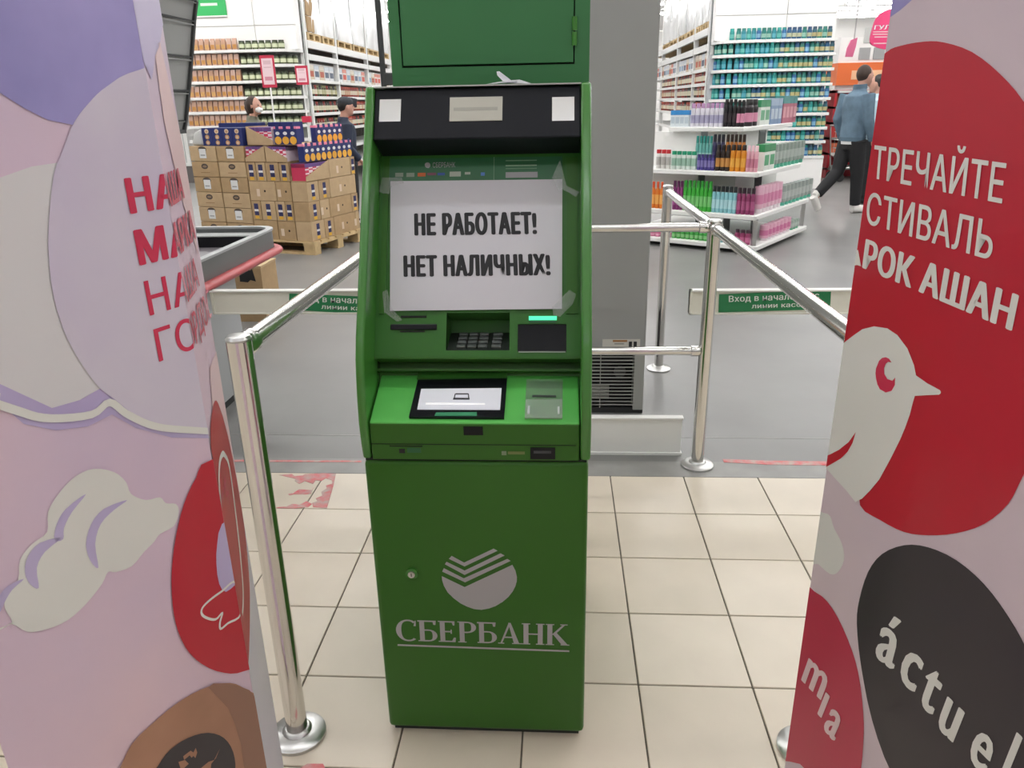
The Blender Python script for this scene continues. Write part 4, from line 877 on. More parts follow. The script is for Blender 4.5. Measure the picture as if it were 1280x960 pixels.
# hanging green sign on the left header
sgz0, sgz1 = onY(260, 18.5, GY)[2], 3.45; sx0, sx1 = onY(236, 5, GY)[0], onY(277.5, 5, GY)[0]
sg = thing('green_sign', 'green sign with white edge on the wall above the pasta shelves', 'sign', ((sx0+sx1)/2, GY+.1, sgz0))
MB().box(sx0, sx1, GY+.135, GY+.155, sgz0, sgz1).build('board', mat('sign_bright_green', lin('#35b462'), .4), sg); MB().box(sx0, sx1, GY+.13, GY+.158, sgz0-.02, sgz0).build('edge', white_paint, sg)
q = onY(246, 5, GY); q2 = onY(267, 3, GY); MB().box(q[0], q2[0], GY+.132, GY+.1355, q[2]-.015, q[2]+.025).build('print_line', sign_w, sg)
# far gondola end left of the pasta shelves
fe = thing('shelf_end', 'white shelf end with dark grey plinth far behind the carton pallet', 'shelf unit', (-7.75, 13.2, 0))
f0, f1 = onZ(215, 229), onZ(242, 229); yb = f0[1]
MB().box(f0[0]-.6, f1[0], yb, yb+.4, 0, .34).build('plinth', mat('plinth_brown', (.17, .155, .15), .6), fe); MB().box(f0[0]-.6, f1[0]-.03, yb+.02, yb+.4, .34, 1.05).build('panel', white_paint, fe); MB().box(f0[0]-.6, f1[0]+.02, yb-.02, yb+.42, .34, .38).build('ledge', shelf_white, fe)
for k in range(3): MB().box(f1[0]-.12-.12*k, f1[0]-.11-.12*k, yb+.012, yb+.02, .40, 1.0).build('groove', mat('groove_grey', (.4, .4, .4), .6), fe)

# ================================================================== PALLET RACKS (aisle both sides)
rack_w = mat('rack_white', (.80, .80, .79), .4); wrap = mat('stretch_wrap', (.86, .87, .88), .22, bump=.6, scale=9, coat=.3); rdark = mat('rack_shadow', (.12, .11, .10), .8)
def wrapped_load(label, x0, x1, y0, y1, z, hgt, grp, brown=False):
    t = thing('wrapped_load', label, 'pallet load', ((x0+x1)/2, (y0+y1)/2, z), grp); rr = random.Random(int(y0*100)+int(x0*10))
    for k in range(3): yk = y0+(y1-y0-.1)*k/2; MB().box(x0, x1, yk, yk+.1, z+.02, z+.10).build('block', wood, t)
    MB().box(x0, x1, y0, y1, z, z+.02).build('bottom_deck', wood, t); MB().box(x0, x1, y0, y1, z+.10, z+.13).build('top_deck', wood, t)
    b = MB(); n = 7; rows = 5; vs_ = []
    for j in range(rows+1):
        for (ax, ay), (bx_, by) in (((x0, y0), (x1, y0)), ((x1, y0), (x1, y1)), ((x1, y1), (x0, y1)), ((x0, y1), (x0, y0))):
            for i in range(n):
                f = i/n; vs_.append((ax+(bx_-ax)*f+rr.uniform(-.025, .025), ay+(by-ay)*f+rr.uniform(-.025, .025), z+.13+hgt*j/rows))
    m4 = 4*n; fs = [(j*m4+k, j*m4+(k+1) % m4, (j+1)*m4+(k+1) % m4, (j+1)*m4+k) for j in range(rows) for k in range(m4)] + [tuple(range(rows*m4, (rows+1)*m4))]
    b.add(vs_, fs).build('wrap', wrap, t, smooth=True)
    if brown:
        for k in range(4):
            for q_ in range(2): MB().box(x1-.02, x1+.012, y0+.02+.2*q_, y0+.21+.2*q_, z+.14+.25*k, z+.38+.25*k).build('carton', card, t, bevel=.006)
    return t
def rack(label, X, s, bays, levels, beams):
    # front plane X, s=+1 rack body lies towards -X (faces +X); s=-1 the other way
    g = thing('pallet_rack', label, 'rack', (X-s*.55, (bays[0]+bays[-1])/2, 0)); D_ = 1.1
    def xr(a, c): return (min(X-s*a, X-s*c), max(X-s*a, X-s*c))
    for y in bays:
        for a in (0, D_-.08): x0, x1 = xr(a, a+.08); MB().box(x0, x1, y-.045, y+.045, 0, 4.1).build('upright', rack_w, g)
        for k in range(3):
            za = 2.7+.45*k; MB().tube([(X-s*.04, y, za), (X-s*(D_-.04), y, za+.4 if k % 2 == 0 else za+.05)], .018, 6).build('brace', rack_w, g)
    for y0, y1 in zip(bays[:-1], bays[1:]):
        for z0, z1 in beams: x0, x1 = xr(-.01, .05); MB().box(x0, x1, y0+.045, y1-.045, z0, z1).build('beam', rack_w, g)
        for z in levels: x0, x1 = xr(-.02, .9); MB().box(x0, x1, y0+.045, y1-.045, z-.05, z).build('shelf_board', shelf_white, g)
        x0, x1 = xr(.9, .94); MB().box(x0, x1, y0+.05, y1-.05, .1, 2.25).build('shade_panel', rdark, g)  # near-black sheets, here and under the top deck, stand in for shade inside the rack
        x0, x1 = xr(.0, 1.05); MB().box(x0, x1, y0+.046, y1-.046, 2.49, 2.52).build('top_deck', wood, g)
        x0, x1 = xr(.5, .54); MB().box(x0, x1, y0+.05, y1-.05, 2.24, 2.49).build('shade_back', rdark, g)
    return g
LX, RX = gl1+.02, gr0-.02
lb_, rb_ = [11.08, 12.95, 15.45, 17.9, 20.4], [11.08, 12.5, 14.65, 17.2, 19.7]
LV = [1.892, 1.619, 1.343, 1.05, .7, .35]
rack('white pallet rack along the left side of the aisle', LX, 1, lb_, LV, [(2.40, 2.52), (2.209, 2.30)])
rack('white pallet rack along the right side of the aisle', RX, -1, rb_, [1.93, 1.70, 1.47, 1.2, .9, .6, .3], [(2.44, 2.55), (2.2, 2.30)])
jr = [bottle_mesh('preserve_jar', .19, .055, pl_(a, .25), pl_(b_), pl_(c_), 1, 'jar') for a, b_, c_ in (('#3a3328', '#2b2a26', '#cfcab0'), ('#7c2a22', '#a33a30', '#d8cdb8'), ('#4d4a2a', '#8c8a60', '#b5b08a'), ('#8c3b2a', '#c65a40', '#c9a98a'))]
cb_w = [bottle_mesh('shelf_carton', .24, .14, pl_(a, .6), pl_(b_, .6), pl_(c_, .6), .8, 'box') for a, b_, c_ in (('#d8d6d2', '#cfd3d8', '#8aa0b8'), ('#c9b9a0', '#d8d0c4', '#b0563f'), ('#dcd3d0', '#d98f80', '#c85a4a'), ('#d9dadd', '#c9cfd6', '#5a6478'))]
for side, X, s, bays in (('left', LX, 1, lb_), ('right', RX, -1, rb_)):
    for bi, (y0, y1) in enumerate(zip(bays[:-1], bays[1:])):
        bn = ('near', 'middle', 'far', 'farthest')[bi]; rot = math.pi/2 if s > 0 else -math.pi/2
        lv = LV if side == 'left' else [1.93, 1.70, 1.47, 1.2]
        y = y0+.22
        while y < y1-.15:
            put(R2.choice(cb_w), 'shelf_carton', X-s*.14, y, lv[0]+.001, rot, 'pale printed carton from the left, upper shelf, %s bay of the %s rack' % (bn, side), 'carton', 'pale cartons, %s bay %s' % (bn, side)); y += .31
        if bi > 2: continue
        for li, z in enumerate(lv[1:4]):
            y = y0+.12
            while y < y1-.08:
                put(jr[R2.choice((0, 0, 2, 1)) if (side == 'left' and bi == 0) else R2.choice((1, 3, 1, 0))], 'preserve_jar', X-s*.08, y, z+.001, rot, 'dark jar from the left, %s jar shelf, %s bay of the %s rack' % (ordn[li], bn, side), 'jar', 'jars on rack %s, %s bay, %s shelf' % (side, bn, ordn[li])); y += .145
        for k in range(2):
            L = (y1-y0-.34)/2; ya = y0+.11+k*(L+.12); x0, x1 = sorted((X-s*.0, X-s*1.0))
            wrapped_load('white stretch-wrapped pallet load above the %s bay of the %s rack, %s' % (bn, side, ('near', 'far')[k]), x0, x1, ya, ya+L, 2.521, 1.25, 'wrapped pallet loads on the racks', side == 'left' and bi == 0 and k == 0)
gc0, gc1 = onY(884, 100, 10.9)[0], onY(893, 100, 10.9)[0]-.03
gcp = thing('grey_column', 'grey square column standing before the right rack', 'column', ((gc0+gc1)/2, 10.85, 0))
MB().box(gc0, gc1, 10.8, 10.9, .02, 2.12).build('shaft', mat('column_grey', (.45, .46, .48), .5), gcp); MB().box(gc0-.02, gc1+.02, 10.78, 10.92, 0, .02).build('foot', steel, gcp)
# price posters on poles
def poster(label, u0, v0, u1, v1, y, base_red):
    P = Plane((0, y, 0), (1, 0, 0), (0, 0, 1)); a0, a1, z0, z1 = prect(P, (u0, v0, u1, v1), 0, 0); c = (a0+a1)/2
    t = thing('price_poster', label, 'poster stand', (c, y, 0)); MB().box(a0, a1, y, y+.015, z0, z1).build('frame', mat('poster_red', lin('#c8324e'), .4), t)
    w_ = (a1-a0)*.12; MB().box(a0+w_, a1-w_, y-.003, y, z0+w_*1.6, z1-w_*1.6).build('sheet', mat('poster_pink', lin('#ecd0d6'), .5), t)
    hh = z1-z0
    for f0_, f1_, mm in ((.72, .84, '#d7b6bd'), (.62, .64, '#c9a2ab'), (.22, .34, '#cf8b9b')): MB().box(a0+w_*2, a1-w_*2, y-.005, y-.003, z0+hh*f0_, z0+hh*f1_).build('print', pl_(mm, .6), t)
    MB().tube([(c, y+.02, .02), (c, y+.02, z0+.02)], .012, 8).build('pole', rack_w, t); MB().lathe([(.18, 0), (.18, .015), (.03, .03)], 20, (c, y+.02, 0)).build('base', steel, t)
    if base_red: MB().box(c-.07, c+.07, y-.02, y+.06, 1.22, 1.31).build('clip', mat('poster_red', '', 0), t)
poster('tall red framed price poster on a pole before the jar shelves', 326, 69, 344, 109.5, 8.6, False); poster('small red framed price poster on a pole beside the left rack', 369.5, 82, 385, 106, 9.6, True)

# ================================================================== COSMETICS ISLAND
IB = np.array([1.92, 4.72]); eL = np.array([-.83, .56])/np.hypot(.83, .56); eR = np.array([.56, .83])/np.hypot(.56, .83); eI = (eL+eR)/np.linalg.norm(eL+eR)
def azpx(u, v): d = ray(u, v); return math.degrees(math.atan2(d[0], d[1]))
def zat(p, u, v): d = ray(u, v); t = np.linalg.norm(np.array(p[:2])-CAM[:2])/math.hypot(d[0], d[1]); return CAM[2]+d[2]*t
isl = thing('display_island', 'tiered white display island stacked with cosmetics', 'display stand', (IB[0]+eI[0]*.7, IB[1]+eI[1]*.7, 0))
tiers = [(0.0, .085, 1.65, (1007, 296)), (.07, .373, 1.6, (1011, 251)), (.11, .777, 1.55, (1001, 204)), (.51, 1.181, None, (991, 152))]
TI = []
for k, z, Ll, (ru, rv) in tiers:
    C_ = IB+eI*k; Pr = hit(C_, eR, azpx(ru, rv)); Lr = float((Pr-C_) @ eR)
    if Ll is None: Pl = hit(C_, eL, azpx(836, 156)); Ll = float((Pl-C_) @ eL)
    TI.append((C_, z, Ll, Lr))
    o = [C_, C_+eR*Lr, C_+eR*Lr+eL*Ll, C_+eL*Ll]
    MB().prism([(x, y, z-.045) for x, y in o], [(x, y, z) for x, y in o]).build('tier_shelf', shelf_white, isl, bevel=.006, seg=1)
    for a, d_, L_ in ((C_, eR, Lr), (C_, eL, Ll)):
        n = np.array([d_[1], -d_[0]]); n = n if n @ (C_-(C_+eI)) > 0 else -n; q = [a+d_*.02+n*.001, a+d_*(L_-.02)+n*.001, a+d_*(L_-.02)+n*.006, a+d_*.02+n*.006]
        MB().prism([(x, y, z-.04) for x, y in q], [(x, y, z-.006) for x, y in q]).build('price_rail', mat('rail_white', '', 0), isl)
cz0 = IB+eI*.75
for sgn in (-1, 0, 1):
    q = cz0+(eR-eL)*.22*sgn; MB().box(q[0]-.03, q[0]+.03, q[1]-.03, q[1]+.03, 0, 1.14).build('centre_post', mat('post_dark', (.12, .13, .13), .5), isl)
C4 = TI[0]; q = [C4[0]+eI*.06, C4[0]+eR*(C4[3]-.05)+eL*.05, C4[0]+eL*(C4[2]-.05)+eR*.05]
for p in q[:2]: MB().box(p[0]-.02, p[0]+.02, p[1]-.02, p[1]+.02, .085, .33).build('corner_post', steel, isl)
b = MB(); q = [C4[0]+eI*.12, C4[0]+eI*.12+eR*(C4[3]-.2), C4[0]+eI*.12+eR*(C4[3]-.2)+eL*(C4[2]-.25), C4[0]+eI*.12+eL*(C4[2]-.25)]
MB().prism([(x, y, 0) for x, y in q], [(x, y, .042) for x, y in q]).build('plinth', dark, isl)
for ti in (1, 2):   # inner back panels between the tiers
    Cc, z, Ll, Lr = TI[ti]; Cn = TI[ti+1][1] if ti < 3 else z
    q = [Cc+eL*.38+eR*.38, Cc+eL*.38+eR*(Lr-.05), Cc+eL*.42+eR*(Lr-.05), Cc+eL*.42+eR*.42, Cc+eL*(Ll-.05)+eR*.42, Cc+eL*(Ll-.05)+eR*.38]
    MB().prism([(x, y, z) for x, y in q], [(x, y, Cn-.05) for x, y in q]).build('back_panel', shelf_white, isl)
_kinds = {}
def items(ti, u0, u1, n, vtop, shape, cols, noun, inset=.07, zoff=0., sy=None, rows=1):
    C_, z, Ll, Lr = TI[ti]; cpx = (948, 944, 947, 930)[ti]; vs_ = (310, 263, 210, 156)[ti]
    left = (u0+u1)/2 < cpx; A0 = C_+(eR if left else eL)*inset; d_ = eL if left else eR
    pts = [hit(A0, d_, azpx(u0+(u1-u0)*(i+.5)/n, vs_)) for i in range(n)]
    e0, e1 = hit(A0, d_, azpx(u0, vs_)), hit(A0, d_, azpx(u1, vs_)); r = float(np.linalg.norm(e1-e0))/n/2*.96
    h = zat((e0+e1)/2, (u0+u1)/2, vtop)-z-zoff; key = (ti, u0, noun)
    me = bottle_mesh(noun, h, r, pl_(cols[0]), pl_(cols[1]), pl_(cols[2]), sy or min(1., .045/r), shape)
    rz = math.atan2(d_[1], d_[0]); rz = rz+math.pi if left else rz
    where = '%s tier, %s side of the island' % (('bottom', 'third', 'second', 'top')[ti], 'left' if left else 'right')
    for i, p in enumerate(pts):
        put(me, noun, p[0], p[1], z+zoff+.0005, rz, '%s from the left, %s' % (LBL[noun], where), noun.split('_')[-1], '%s %d-%d' % (noun.replace('_', ' '), ti, int(u0)))
LBL = {'soap_box': 'white box with blue top', 'lotion_bottle': 'white lotion bottle', 'black_bottle': 'black bottle with black cap', 'pink_black_bottle': 'pink cased bottle', 'cream_box': 'white and green cream box', 'blue_box': 'blue-grey blister box', 'gift_box': 'rose and teal gift box', 'red_lid_tub': 'white tub with red lid', 'green_lid_tub': 'white tub with green lid', 'teal_bottle': 'pale teal bottle', 'violet_jar': 'small violet jar', 'dark_bottle': 'beige-labelled bottle', 'orange_bottle': 'orange bottle with black cap', 'rose_bottle': 'pale rose bottle', 'grey_tube': 'grey-green tube', 'orange_spray': 'orange spray bottle', 'plum_bottle': 'plum coloured bottle', 'green_bottle': 'bright green bottle', 'sky_bottle': 'sky blue bottle', 'magenta_bottle': 'magenta bottle', 'pink_tube': 'pink tube with white cap', 'mint_tube': 'silver tube with mint cap', 'amber_bottle': 'small amber bottle', 'navy_bottle': 'dark navy bottle'}
# top tier
items(3, 839, 862, 4, 138, 'box', ('#d9e2e6', '#3d8fd0', '#b8c6d0'), 'soap_box'); items(3, 863, 904, 7, 129, 'flat', ('#d8d6de', '#b890b8', '#a8a4c0'), 'lotion_bottle'); items(3, 904, 920, 3, 124, 'flat', ('#1d1a1e', '#151315', '#3b3438'), 'black_bottle')
items(3, 920, 930, 2, 125, 'flat', ('#211b20', '#141214', '#d893ae'), 'pink_black_bottle'); items(3, 932, 943, 2, 124, 'flat', ('#251d22', '#141214', '#d893ae'), 'pink_black_bottle'); items(3, 944, 956, 2, 125, 'box', ('#dfe5de', '#3f8f63', '#6fae86'), 'cream_box'); items(3, 957, 971, 3, 123, 'box', ('#7b93b4', '#9fb2c8', '#c0ccd8'), 'blue_box'); items(3, 972, 989, 4, 120, 'box', ('#b86a7c', '#4f8d8a', '#d8a0a8'), 'gift_box')
# second tier
items(2, 820, 838, 3, 187, 'jar', ('#dcdad6', '#c8323a', '#b8b4b0'), 'red_lid_tub', .06); items(2, 839, 870, 5, 189, 'jar', ('#d5ded8', '#2f9f78', '#9dc0ae'), 'green_lid_tub', .06); items(2, 871, 893, 5, 193, 'jar', ('#4a3f86', '#3c3270', '#8078b0'), 'violet_jar', .06)
items(2, 894, 912, 3, 181, 'flat', ('#2a1f1c', '#1a1412', '#c08a4c'), 'dark_bottle', .06); items(2, 912, 932, 3, 181, 'flat', ('#d88a24', '#241a14', '#e6a94a'), 'orange_bottle', .06); items(2, 932, 947, 3, 182, 'flat', ('#dfa9b6', '#e8c4cc', '#c77f94'), 'rose_bottle', .06)
items(2, 948.5, 962, 2, 180, 'box', ('#e4e8e2', '#2f8a55', '#4fa070'), 'cream_box', .06); items(2, 963, 1000, 8, 178, 'tube', ('#8d9a92', '#59b094', '#aab4ae'), 'grey_tube', .06)
items(2, 868, 889, 5, 170, 'flat', ('#6fb3ac', '#2f8a80', '#a8d0ca'), 'teal_bottle', .17); items(2, 889, 904, 3, 168, 'flat', ('#3c3a5c', '#23222e', '#4c4a70'), 'navy_bottle', .17); items(2, 905, 930, 5, 168, 'flat', ('#b8722a', '#2a1c14', '#d8a050'), 'amber_bottle', .17)
# third tier
items(1, 808, 829, 4, 227, 'bottle', ('#e07a26', '#d8521e', '#f0b060'), 'orange_spray', .06); items(1, 840, 853, 3, 226, 'flat', ('#8c3b78', '#5c2450', '#a85a94'), 'plum_bottle', .06); items(1, 853, 889, 7, 226, 'flat', ('#3fae3c', '#2f9a34', '#7cc878'), 'green_bottle', .06); items(1, 889, 920, 6, 233, 'flat', ('#8cc6cf', '#1f2428', '#b6dde2'), 'sky_bottle', .06)
items(1, 920, 943, 4, 235, 'flat', ('#8f3a66', '#34202c', '#b05c86'), 'magenta_bottle', .06); items(1, 945, 972, 6, 230, 'tube', ('#e6b9cb', '#e9dde2', '#d88aae'), 'pink_tube', .06); items(1, 973, 1009, 8, 227, 'tube', ('#9aa39e', '#58b49a', '#b4bab6'), 'mint_tube', .06)
# bottom tier
items(0, 812, 838, 4, 288, 'bottle', ('#c85a8a', '#d88040', '#e0a0b8'), 'rose_bottle', .07); items(0, 839, 884, 8, 287, 'flat', ('#3fa044', '#2d8f38', '#86c080'), 'green_bottle', .07); items(0, 886, 916, 5, 291, 'flat', ('#7fb8bc', '#1f2428', '#a8d0d2'), 'sky_bottle', .07); items(0, 917, 937, 3, 287, 'flat', ('#9a3c68', '#3a2230', '#c06a90'), 'magenta_bottle', .07)
items(0, 951, 982, 7, 276, 'tube', ('#e2aec3', '#e8dbe0', '#d27aa2'), 'pink_tube', .07); items(0, 983, 992, 3, 274, 'tube', ('#9fb0a6', '#3fa878', '#b8c4bc'), 'mint_tube', .07)

# ================================================================== PEOPLE
def fuse(mb, voxel, name, m, parent, it=3):
    me = mb.mesh('tmp', m); o = bpy.data.objects.new('tmp', me); COL.objects.link(o)
    md = o.modifiers.new('r', 'REMESH'); md.mode = 'VOXEL'; md.voxel_size = voxel; ms = o.modifiers.new('s', 'SMOOTH'); ms.iterations = it; ms.factor = .5
    dg = bpy.context.evaluated_depsgraph_get(); dg.update(); nm = bpy.data.meshes.new_from_object(o.evaluated_get(dg)); nm.name = name
    bpy.data.objects.remove(o); bpy.data.meshes.remove(me)
    nm.materials.clear(); nm.materials.append(m)
    for p in nm.polygons: p.use_smooth = True
    return link_mesh(name, nm, parent)
skinm = mat('skin', lin('#c49482'), .5)
def person(label, loc, rot, H, pose, cols, cap=False, long_hair=False, mask=False, vox=.011):
    t = thing('person', label, 'person', loc); t.rotation_euler = (0, 0, rot); k = H/1.80
    S = lambda p: tuple(np.array(p)*k)
    def tube(b, pts, rs, n=12): b.tube([S(p) for p in pts], [tuple(x*k for x in r) if hasattr(r, '__len__') else r*k for r in rs], n)
    pj = pose; hc = np.array(pj['head']); sh = .19
    # body: one fused figure
    b = MB(); b.ell(S(hc), .098*k, .078*k, .118*k, 16); b.ell(S(hc+(.03, 0, -.06)), .066*k, .058*k, .062*k, 12)
    tube(b, [hc+(.075, 0, .03), hc+(.112, 0, -.018), hc+(.09, 0, -.035)], [.012, .017, .012], 8)                     # nose
    for y in (-1, 1): b.ell(S(hc+(-.005, y*.078, -.005)), .022*k, .012*k, .034*k, 8); b.ell(S(hc+(.085, y*.03, .022)), .012*k, .018*k, .008*k, 8)   # ears, brows
    b.ell(S(hc+(.088, 0, -.06)), .012*k, .026*k, .010*k, 8); b.ell(S(hc+(.075, 0, -.098)), .02*k, .022*k, .016*k, 8)     # lips, chin
    nb = np.array(pj['neck']); tube(b, [nb+(-.01, 0, -.08), nb, hc+(-.02, 0, -.05)], [.07, .058, .055])
    tube(b, [pj['pelvis'], pj['waist'], pj['chest'], nb+(-.01, 0, -.05)], [(.105, .15), (.10, .135), (.12, .165), (.07, .12)], 16)
    for side in ('n', 'f'):
        a = [np.array(x) for x in pj['arm_'+side]]; l = [np.array(x) for x in pj['leg_'+side]]
        tube(b, a, [.058, .042, .030]); tube(b, l[:3], [.082, .056, .038]); tube(b, [l[2], (np.array(pj['heel_'+side])+l[3])/2, l[3]*.85+l[2]*.15], [.034, .026, .014])
        d = a[2]-a[1]; d = d/np.linalg.norm(d); w_ = a[2]; y = -1 if side == 'n' else 1
        tube(b, [w_, w_+d*.05, w_+d*.095], [(.030, .020), (.042, .016), (.038, .014)])
        for q in range(4):
            ox = np.array([1., 0, .3])*(-.027+.018*q); L = (.062, .072, .068, .052)[q]; tube(b, [w_+d*.085+ox, w_+d*(.085+L*.55)+ox+(.006, 0, 0), w_+d*(.085+L)+ox+(.0, -y*.012, 0)], [.0095, .009, .007], 8)
        tube(b, [w_+d*.03+(.03, 0, 0), w_+d*.06+(.050, -y*.01, 0), w_+d*.095+(.052, -y*.012, 0)], [.012, .011, .008], 8)
    fuse(b, vox*.75*k, 'body', skinm, t, 2)
    for y in (-1, 1): MB().ell(S(hc+(.088, y*.032, .008)), .008*k, .012*k, .008*k, 8).build('eye', ink, t) if False else None
    eb = MB()
    for y in (-1, 1): eb = MB().ell(S(hc+(.086, y*.032, .006)), .010*k, .011*k, .007*k, 8); me = eb.mesh('eye', mat('eye_dark', (.02, .018, .015), .3)); link_mesh('eye', me, t)
    # clothes
    jk = MB(); tube(jk, [np.array(pj['pelvis'])+(0, 0, -.05), np.array(pj['pelvis'])+(0, 0, .04), pj['waist'], pj['chest'], np.array(pj['chest'])+(0, 0, .10), nb+(-.015, 0, -.03), nb+(-.012, 0, .03)], [(.135, .175), (.14, .18), (.135, .172), (.152, .20), (.135, .19), (.078, .10), (.074, .078)], 20)
    for side in ('n', 'f'):
        a = [np.array(x) for x in pj['arm_'+side]]; m_ = (a[0]+a[1])/2
        tube(jk, [a[0]+(0, 0, .02), m_, a[1], (a[1]+a[2])/2, a[2]], [.085, .073, .066, .06, .052])
    jo = fuse(jk, vox*k, 'jacket', cols['jacket'], t)
    ps = np.array(pj['pelvis'])
    if cols.get('shirt'): sb_ = MB(); tube(sb_, [ps+(0, 0, -.09), ps+(0, 0, -.02)], [(.126, .166), (.13, .17)], 20); link_mesh('shirt', sb_.mesh('shirt', cols['shirt'], smooth=True), t)
    if cols.get('detail'):
        dm = cols['detail']
        tt = MB(); tube(tt, [ps+(0, 0, -.053), ps+(0, 0, -.005)], [(.1395, .179), (.143, .183)], 24); link_mesh('waistband', tt.mesh('waistband', dm, smooth=True), jo)
        cc = MB(); tube(cc, [nb+(-.012, 0, .0), nb+(-.016, 0, .055)], [(.082, .088), (.078, .082)], 16); link_mesh('collar', cc.mesh('collar', dm, smooth=True), jo)
        for side in ('n', 'f'):
            a = [np.array(x) for x in pj['arm_'+side]]; d = a[2]-a[1]; d = d/np.linalg.norm(d); cf = MB(); tube(cf, [a[2]-d*.05, a[2]+d*.004], [.058, .056]); link_mesh('cuff', cf.mesh('cuff', dm, smooth=True), jo)
    tr_ = MB(); tube(tr_, [ps+(0, 0, -.16), ps+(0, 0, -.05), ps+(0, 0, .04)], [(.115, .15), (.128, .165), (.12, .155)], 16)
    for side in ('n', 'f'):
        l = [np.array(x) for x in pj['leg_'+side]]; tube(tr_, [l[0], (l[0]+l[1])/2, l[1], (l[1]+l[2])/2, l[2]], [.108, .102, .082, .074, .066])
    fuse(tr_, vox*k, 'trousers', cols['trousers'], t)
    for side in ('n', 'f'):
        l = [np.array(x) for x in pj['leg_'+side]]; f = l[3]-l[2]; hd = np.array(pj['heel_'+side]); so = MB()
        tube(so, [hd, (hd*.6+l[3]*.4)+np.array([0, 0, .012]), l[3]], [(.046, .046), (.052, .052), (.038, .048)], 12); tube(so, [l[2]+(0, 0, .03), (l[2]+hd)/2], [.05, .045])
        fuse(so, .010*k, 'shoe', cols['shoes'], t)
    hr = MB(); hr.ell(S(hc+(-.028, 0, .028)), .094*k, .086*k, .108*k, 14)
    if long_hair: hr.ell(S(hc+(-.035, 0, .0)), .102*k, .095*k, .125*k, 14); tube(hr, [hc+(-.06, 0, .02), hc+(-.10, 0, -.03), hc+(-.09, 0, -.11)], [.07, .062, .035]); hr.ell(S(hc+(-.11, 0, .03)), .05*k, .05*k, .05*k, 10)
    fuse(hr, .010*k, 'hair', cols['hair'], t)
    if cap:
        cb = MB(); cb.ell(S(hc+(-.01, 0, .06)), .112*k, .09*k, .075*k, 14); tube(cb, [hc+(.05, 0, .055), hc+(.16, 0, .045)], [(.012, .075), (.008, .06)], 12); fuse(cb, .009*k, 'cap', cols['cap'], t)
    if mask: mb_ = MB(); mb_.ell(S(hc+(.058, 0, -.05)), .062*k, .062*k, .05*k, 12); link_mesh('face_mask', mb_.mesh('face_mask', white_pl, smooth=True), t)
    return t
walk = dict(head=(.075, 0, 1.68), neck=(.03, 0, 1.53), pelvis=(0, 0, .96), waist=(0, 0, 1.12), chest=(.005, 0, 1.34),
            arm_n=[(-.01, -.19, 1.45), (-.0, -.24, 1.16), (.11, -.235, .93)], arm_f=[(-.01, .19, 1.45), (-.06, .24, 1.17), (.04, .24, .95)],
            leg_n=[(.0, -.09, .92), (.07, -.09, .50), (.10, -.09, .10), (.27, -.10, .038)], leg_f=[(0, .09, .92), (-.09, .09, .52), (-.37, .085, .25), (-.33, .085, .05)], heel_n=(.055, -.09, .048), heel_f=(-.44, .085, .22))
stand = dict(head=(.045, 0, 1.69), neck=(.0, 0, 1.53), pelvis=(0, 0, .96), waist=(0, 0, 1.12), chest=(0, 0, 1.34),
             arm_n=[(-.01, -.19, 1.45), (-.03, -.24, 1.16), (.12, -.2, 1.0)], arm_f=[(-.01, .19, 1.45), (-.03, .24, 1.16), (.12, .2, 1.0)],
             leg_n=[(.0, -.09, .92), (.02, -.09, .50), (-.01, -.09, .10), (.17, -.10, .038)], leg_f=[(0, .09, .92), (.02, .09, .50), (-.01, .09, .10), (.17, .10, .038)], heel_n=(-.05, -.09, .045), heel_f=(-.05, .09, .045))
denim = mat('denim', lin('#61788a'), .8, var=.22, scale=9, bump=.1); denim_d = mat('denim_seam', lin('#556b7c'), .8, var=.15, scale=12)
blackc = mat('black_cloth', (.012, .012, .014), .8); shoe_w = mat('white_shoe', (.75, .73, .7), .5); hairb = mat('brown_hair', lin('#3a2a22'), .6); hairk = mat('black_hair', (.015, .013, .012), .5)
mp = onZ(1071, 267)
person('person in denim jacket and black trousers walking past the teal bottles', (mp[0]-.14, mp[1]+.12, 0), .38, 1.80, walk, dict(jacket=denim, detail=denim_d, shirt=white_pl, trousers=blackc, shoes=shoe_w, hair=hairb))
wq = onY(318, 136, 6.9); Hw = (onY(318, 121, 6.9)[2])/1.81*1.80
person('person with brown tied hair and face mask behind the carton pallet', (wq[0]-.03, 6.9, 0), -.25, Hw, stand, dict(jacket=mat('olive_jacket', lin('#6b6a5c'), .8), trousers=blackc, shoes=blackc, hair=hairb), long_hair=True, mask=True, vox=.014)
cq = onY(429, 140, 6.5); Hc = onY(431, 121.5, 6.5)[2]/1.815*1.80
person('person in dark cap and navy jacket behind the navy packs', (cq[0], 6.5, 0), .5, Hc, stand, dict(jacket=mat('navy_jacket', lin('#232b40'), .7), trousers=blackc, shoes=blackc, hair=hairk, cap=mat('cap_dark', (.03, .033, .04), .8)), cap=True, vox=.014)
bq_ = onY(1098, 110, 8.6)
person('person in pale blue shirt half hidden by the red advertising stand', (bq_[0]+.02, 8.6, 0), 2.6, 1.70, stand, dict(jacket=mat('pale_blue_shirt', lin('#b9d3e0'), .7), trousers=blackc, shoes=blackc, hair=hairk), vox=.014)

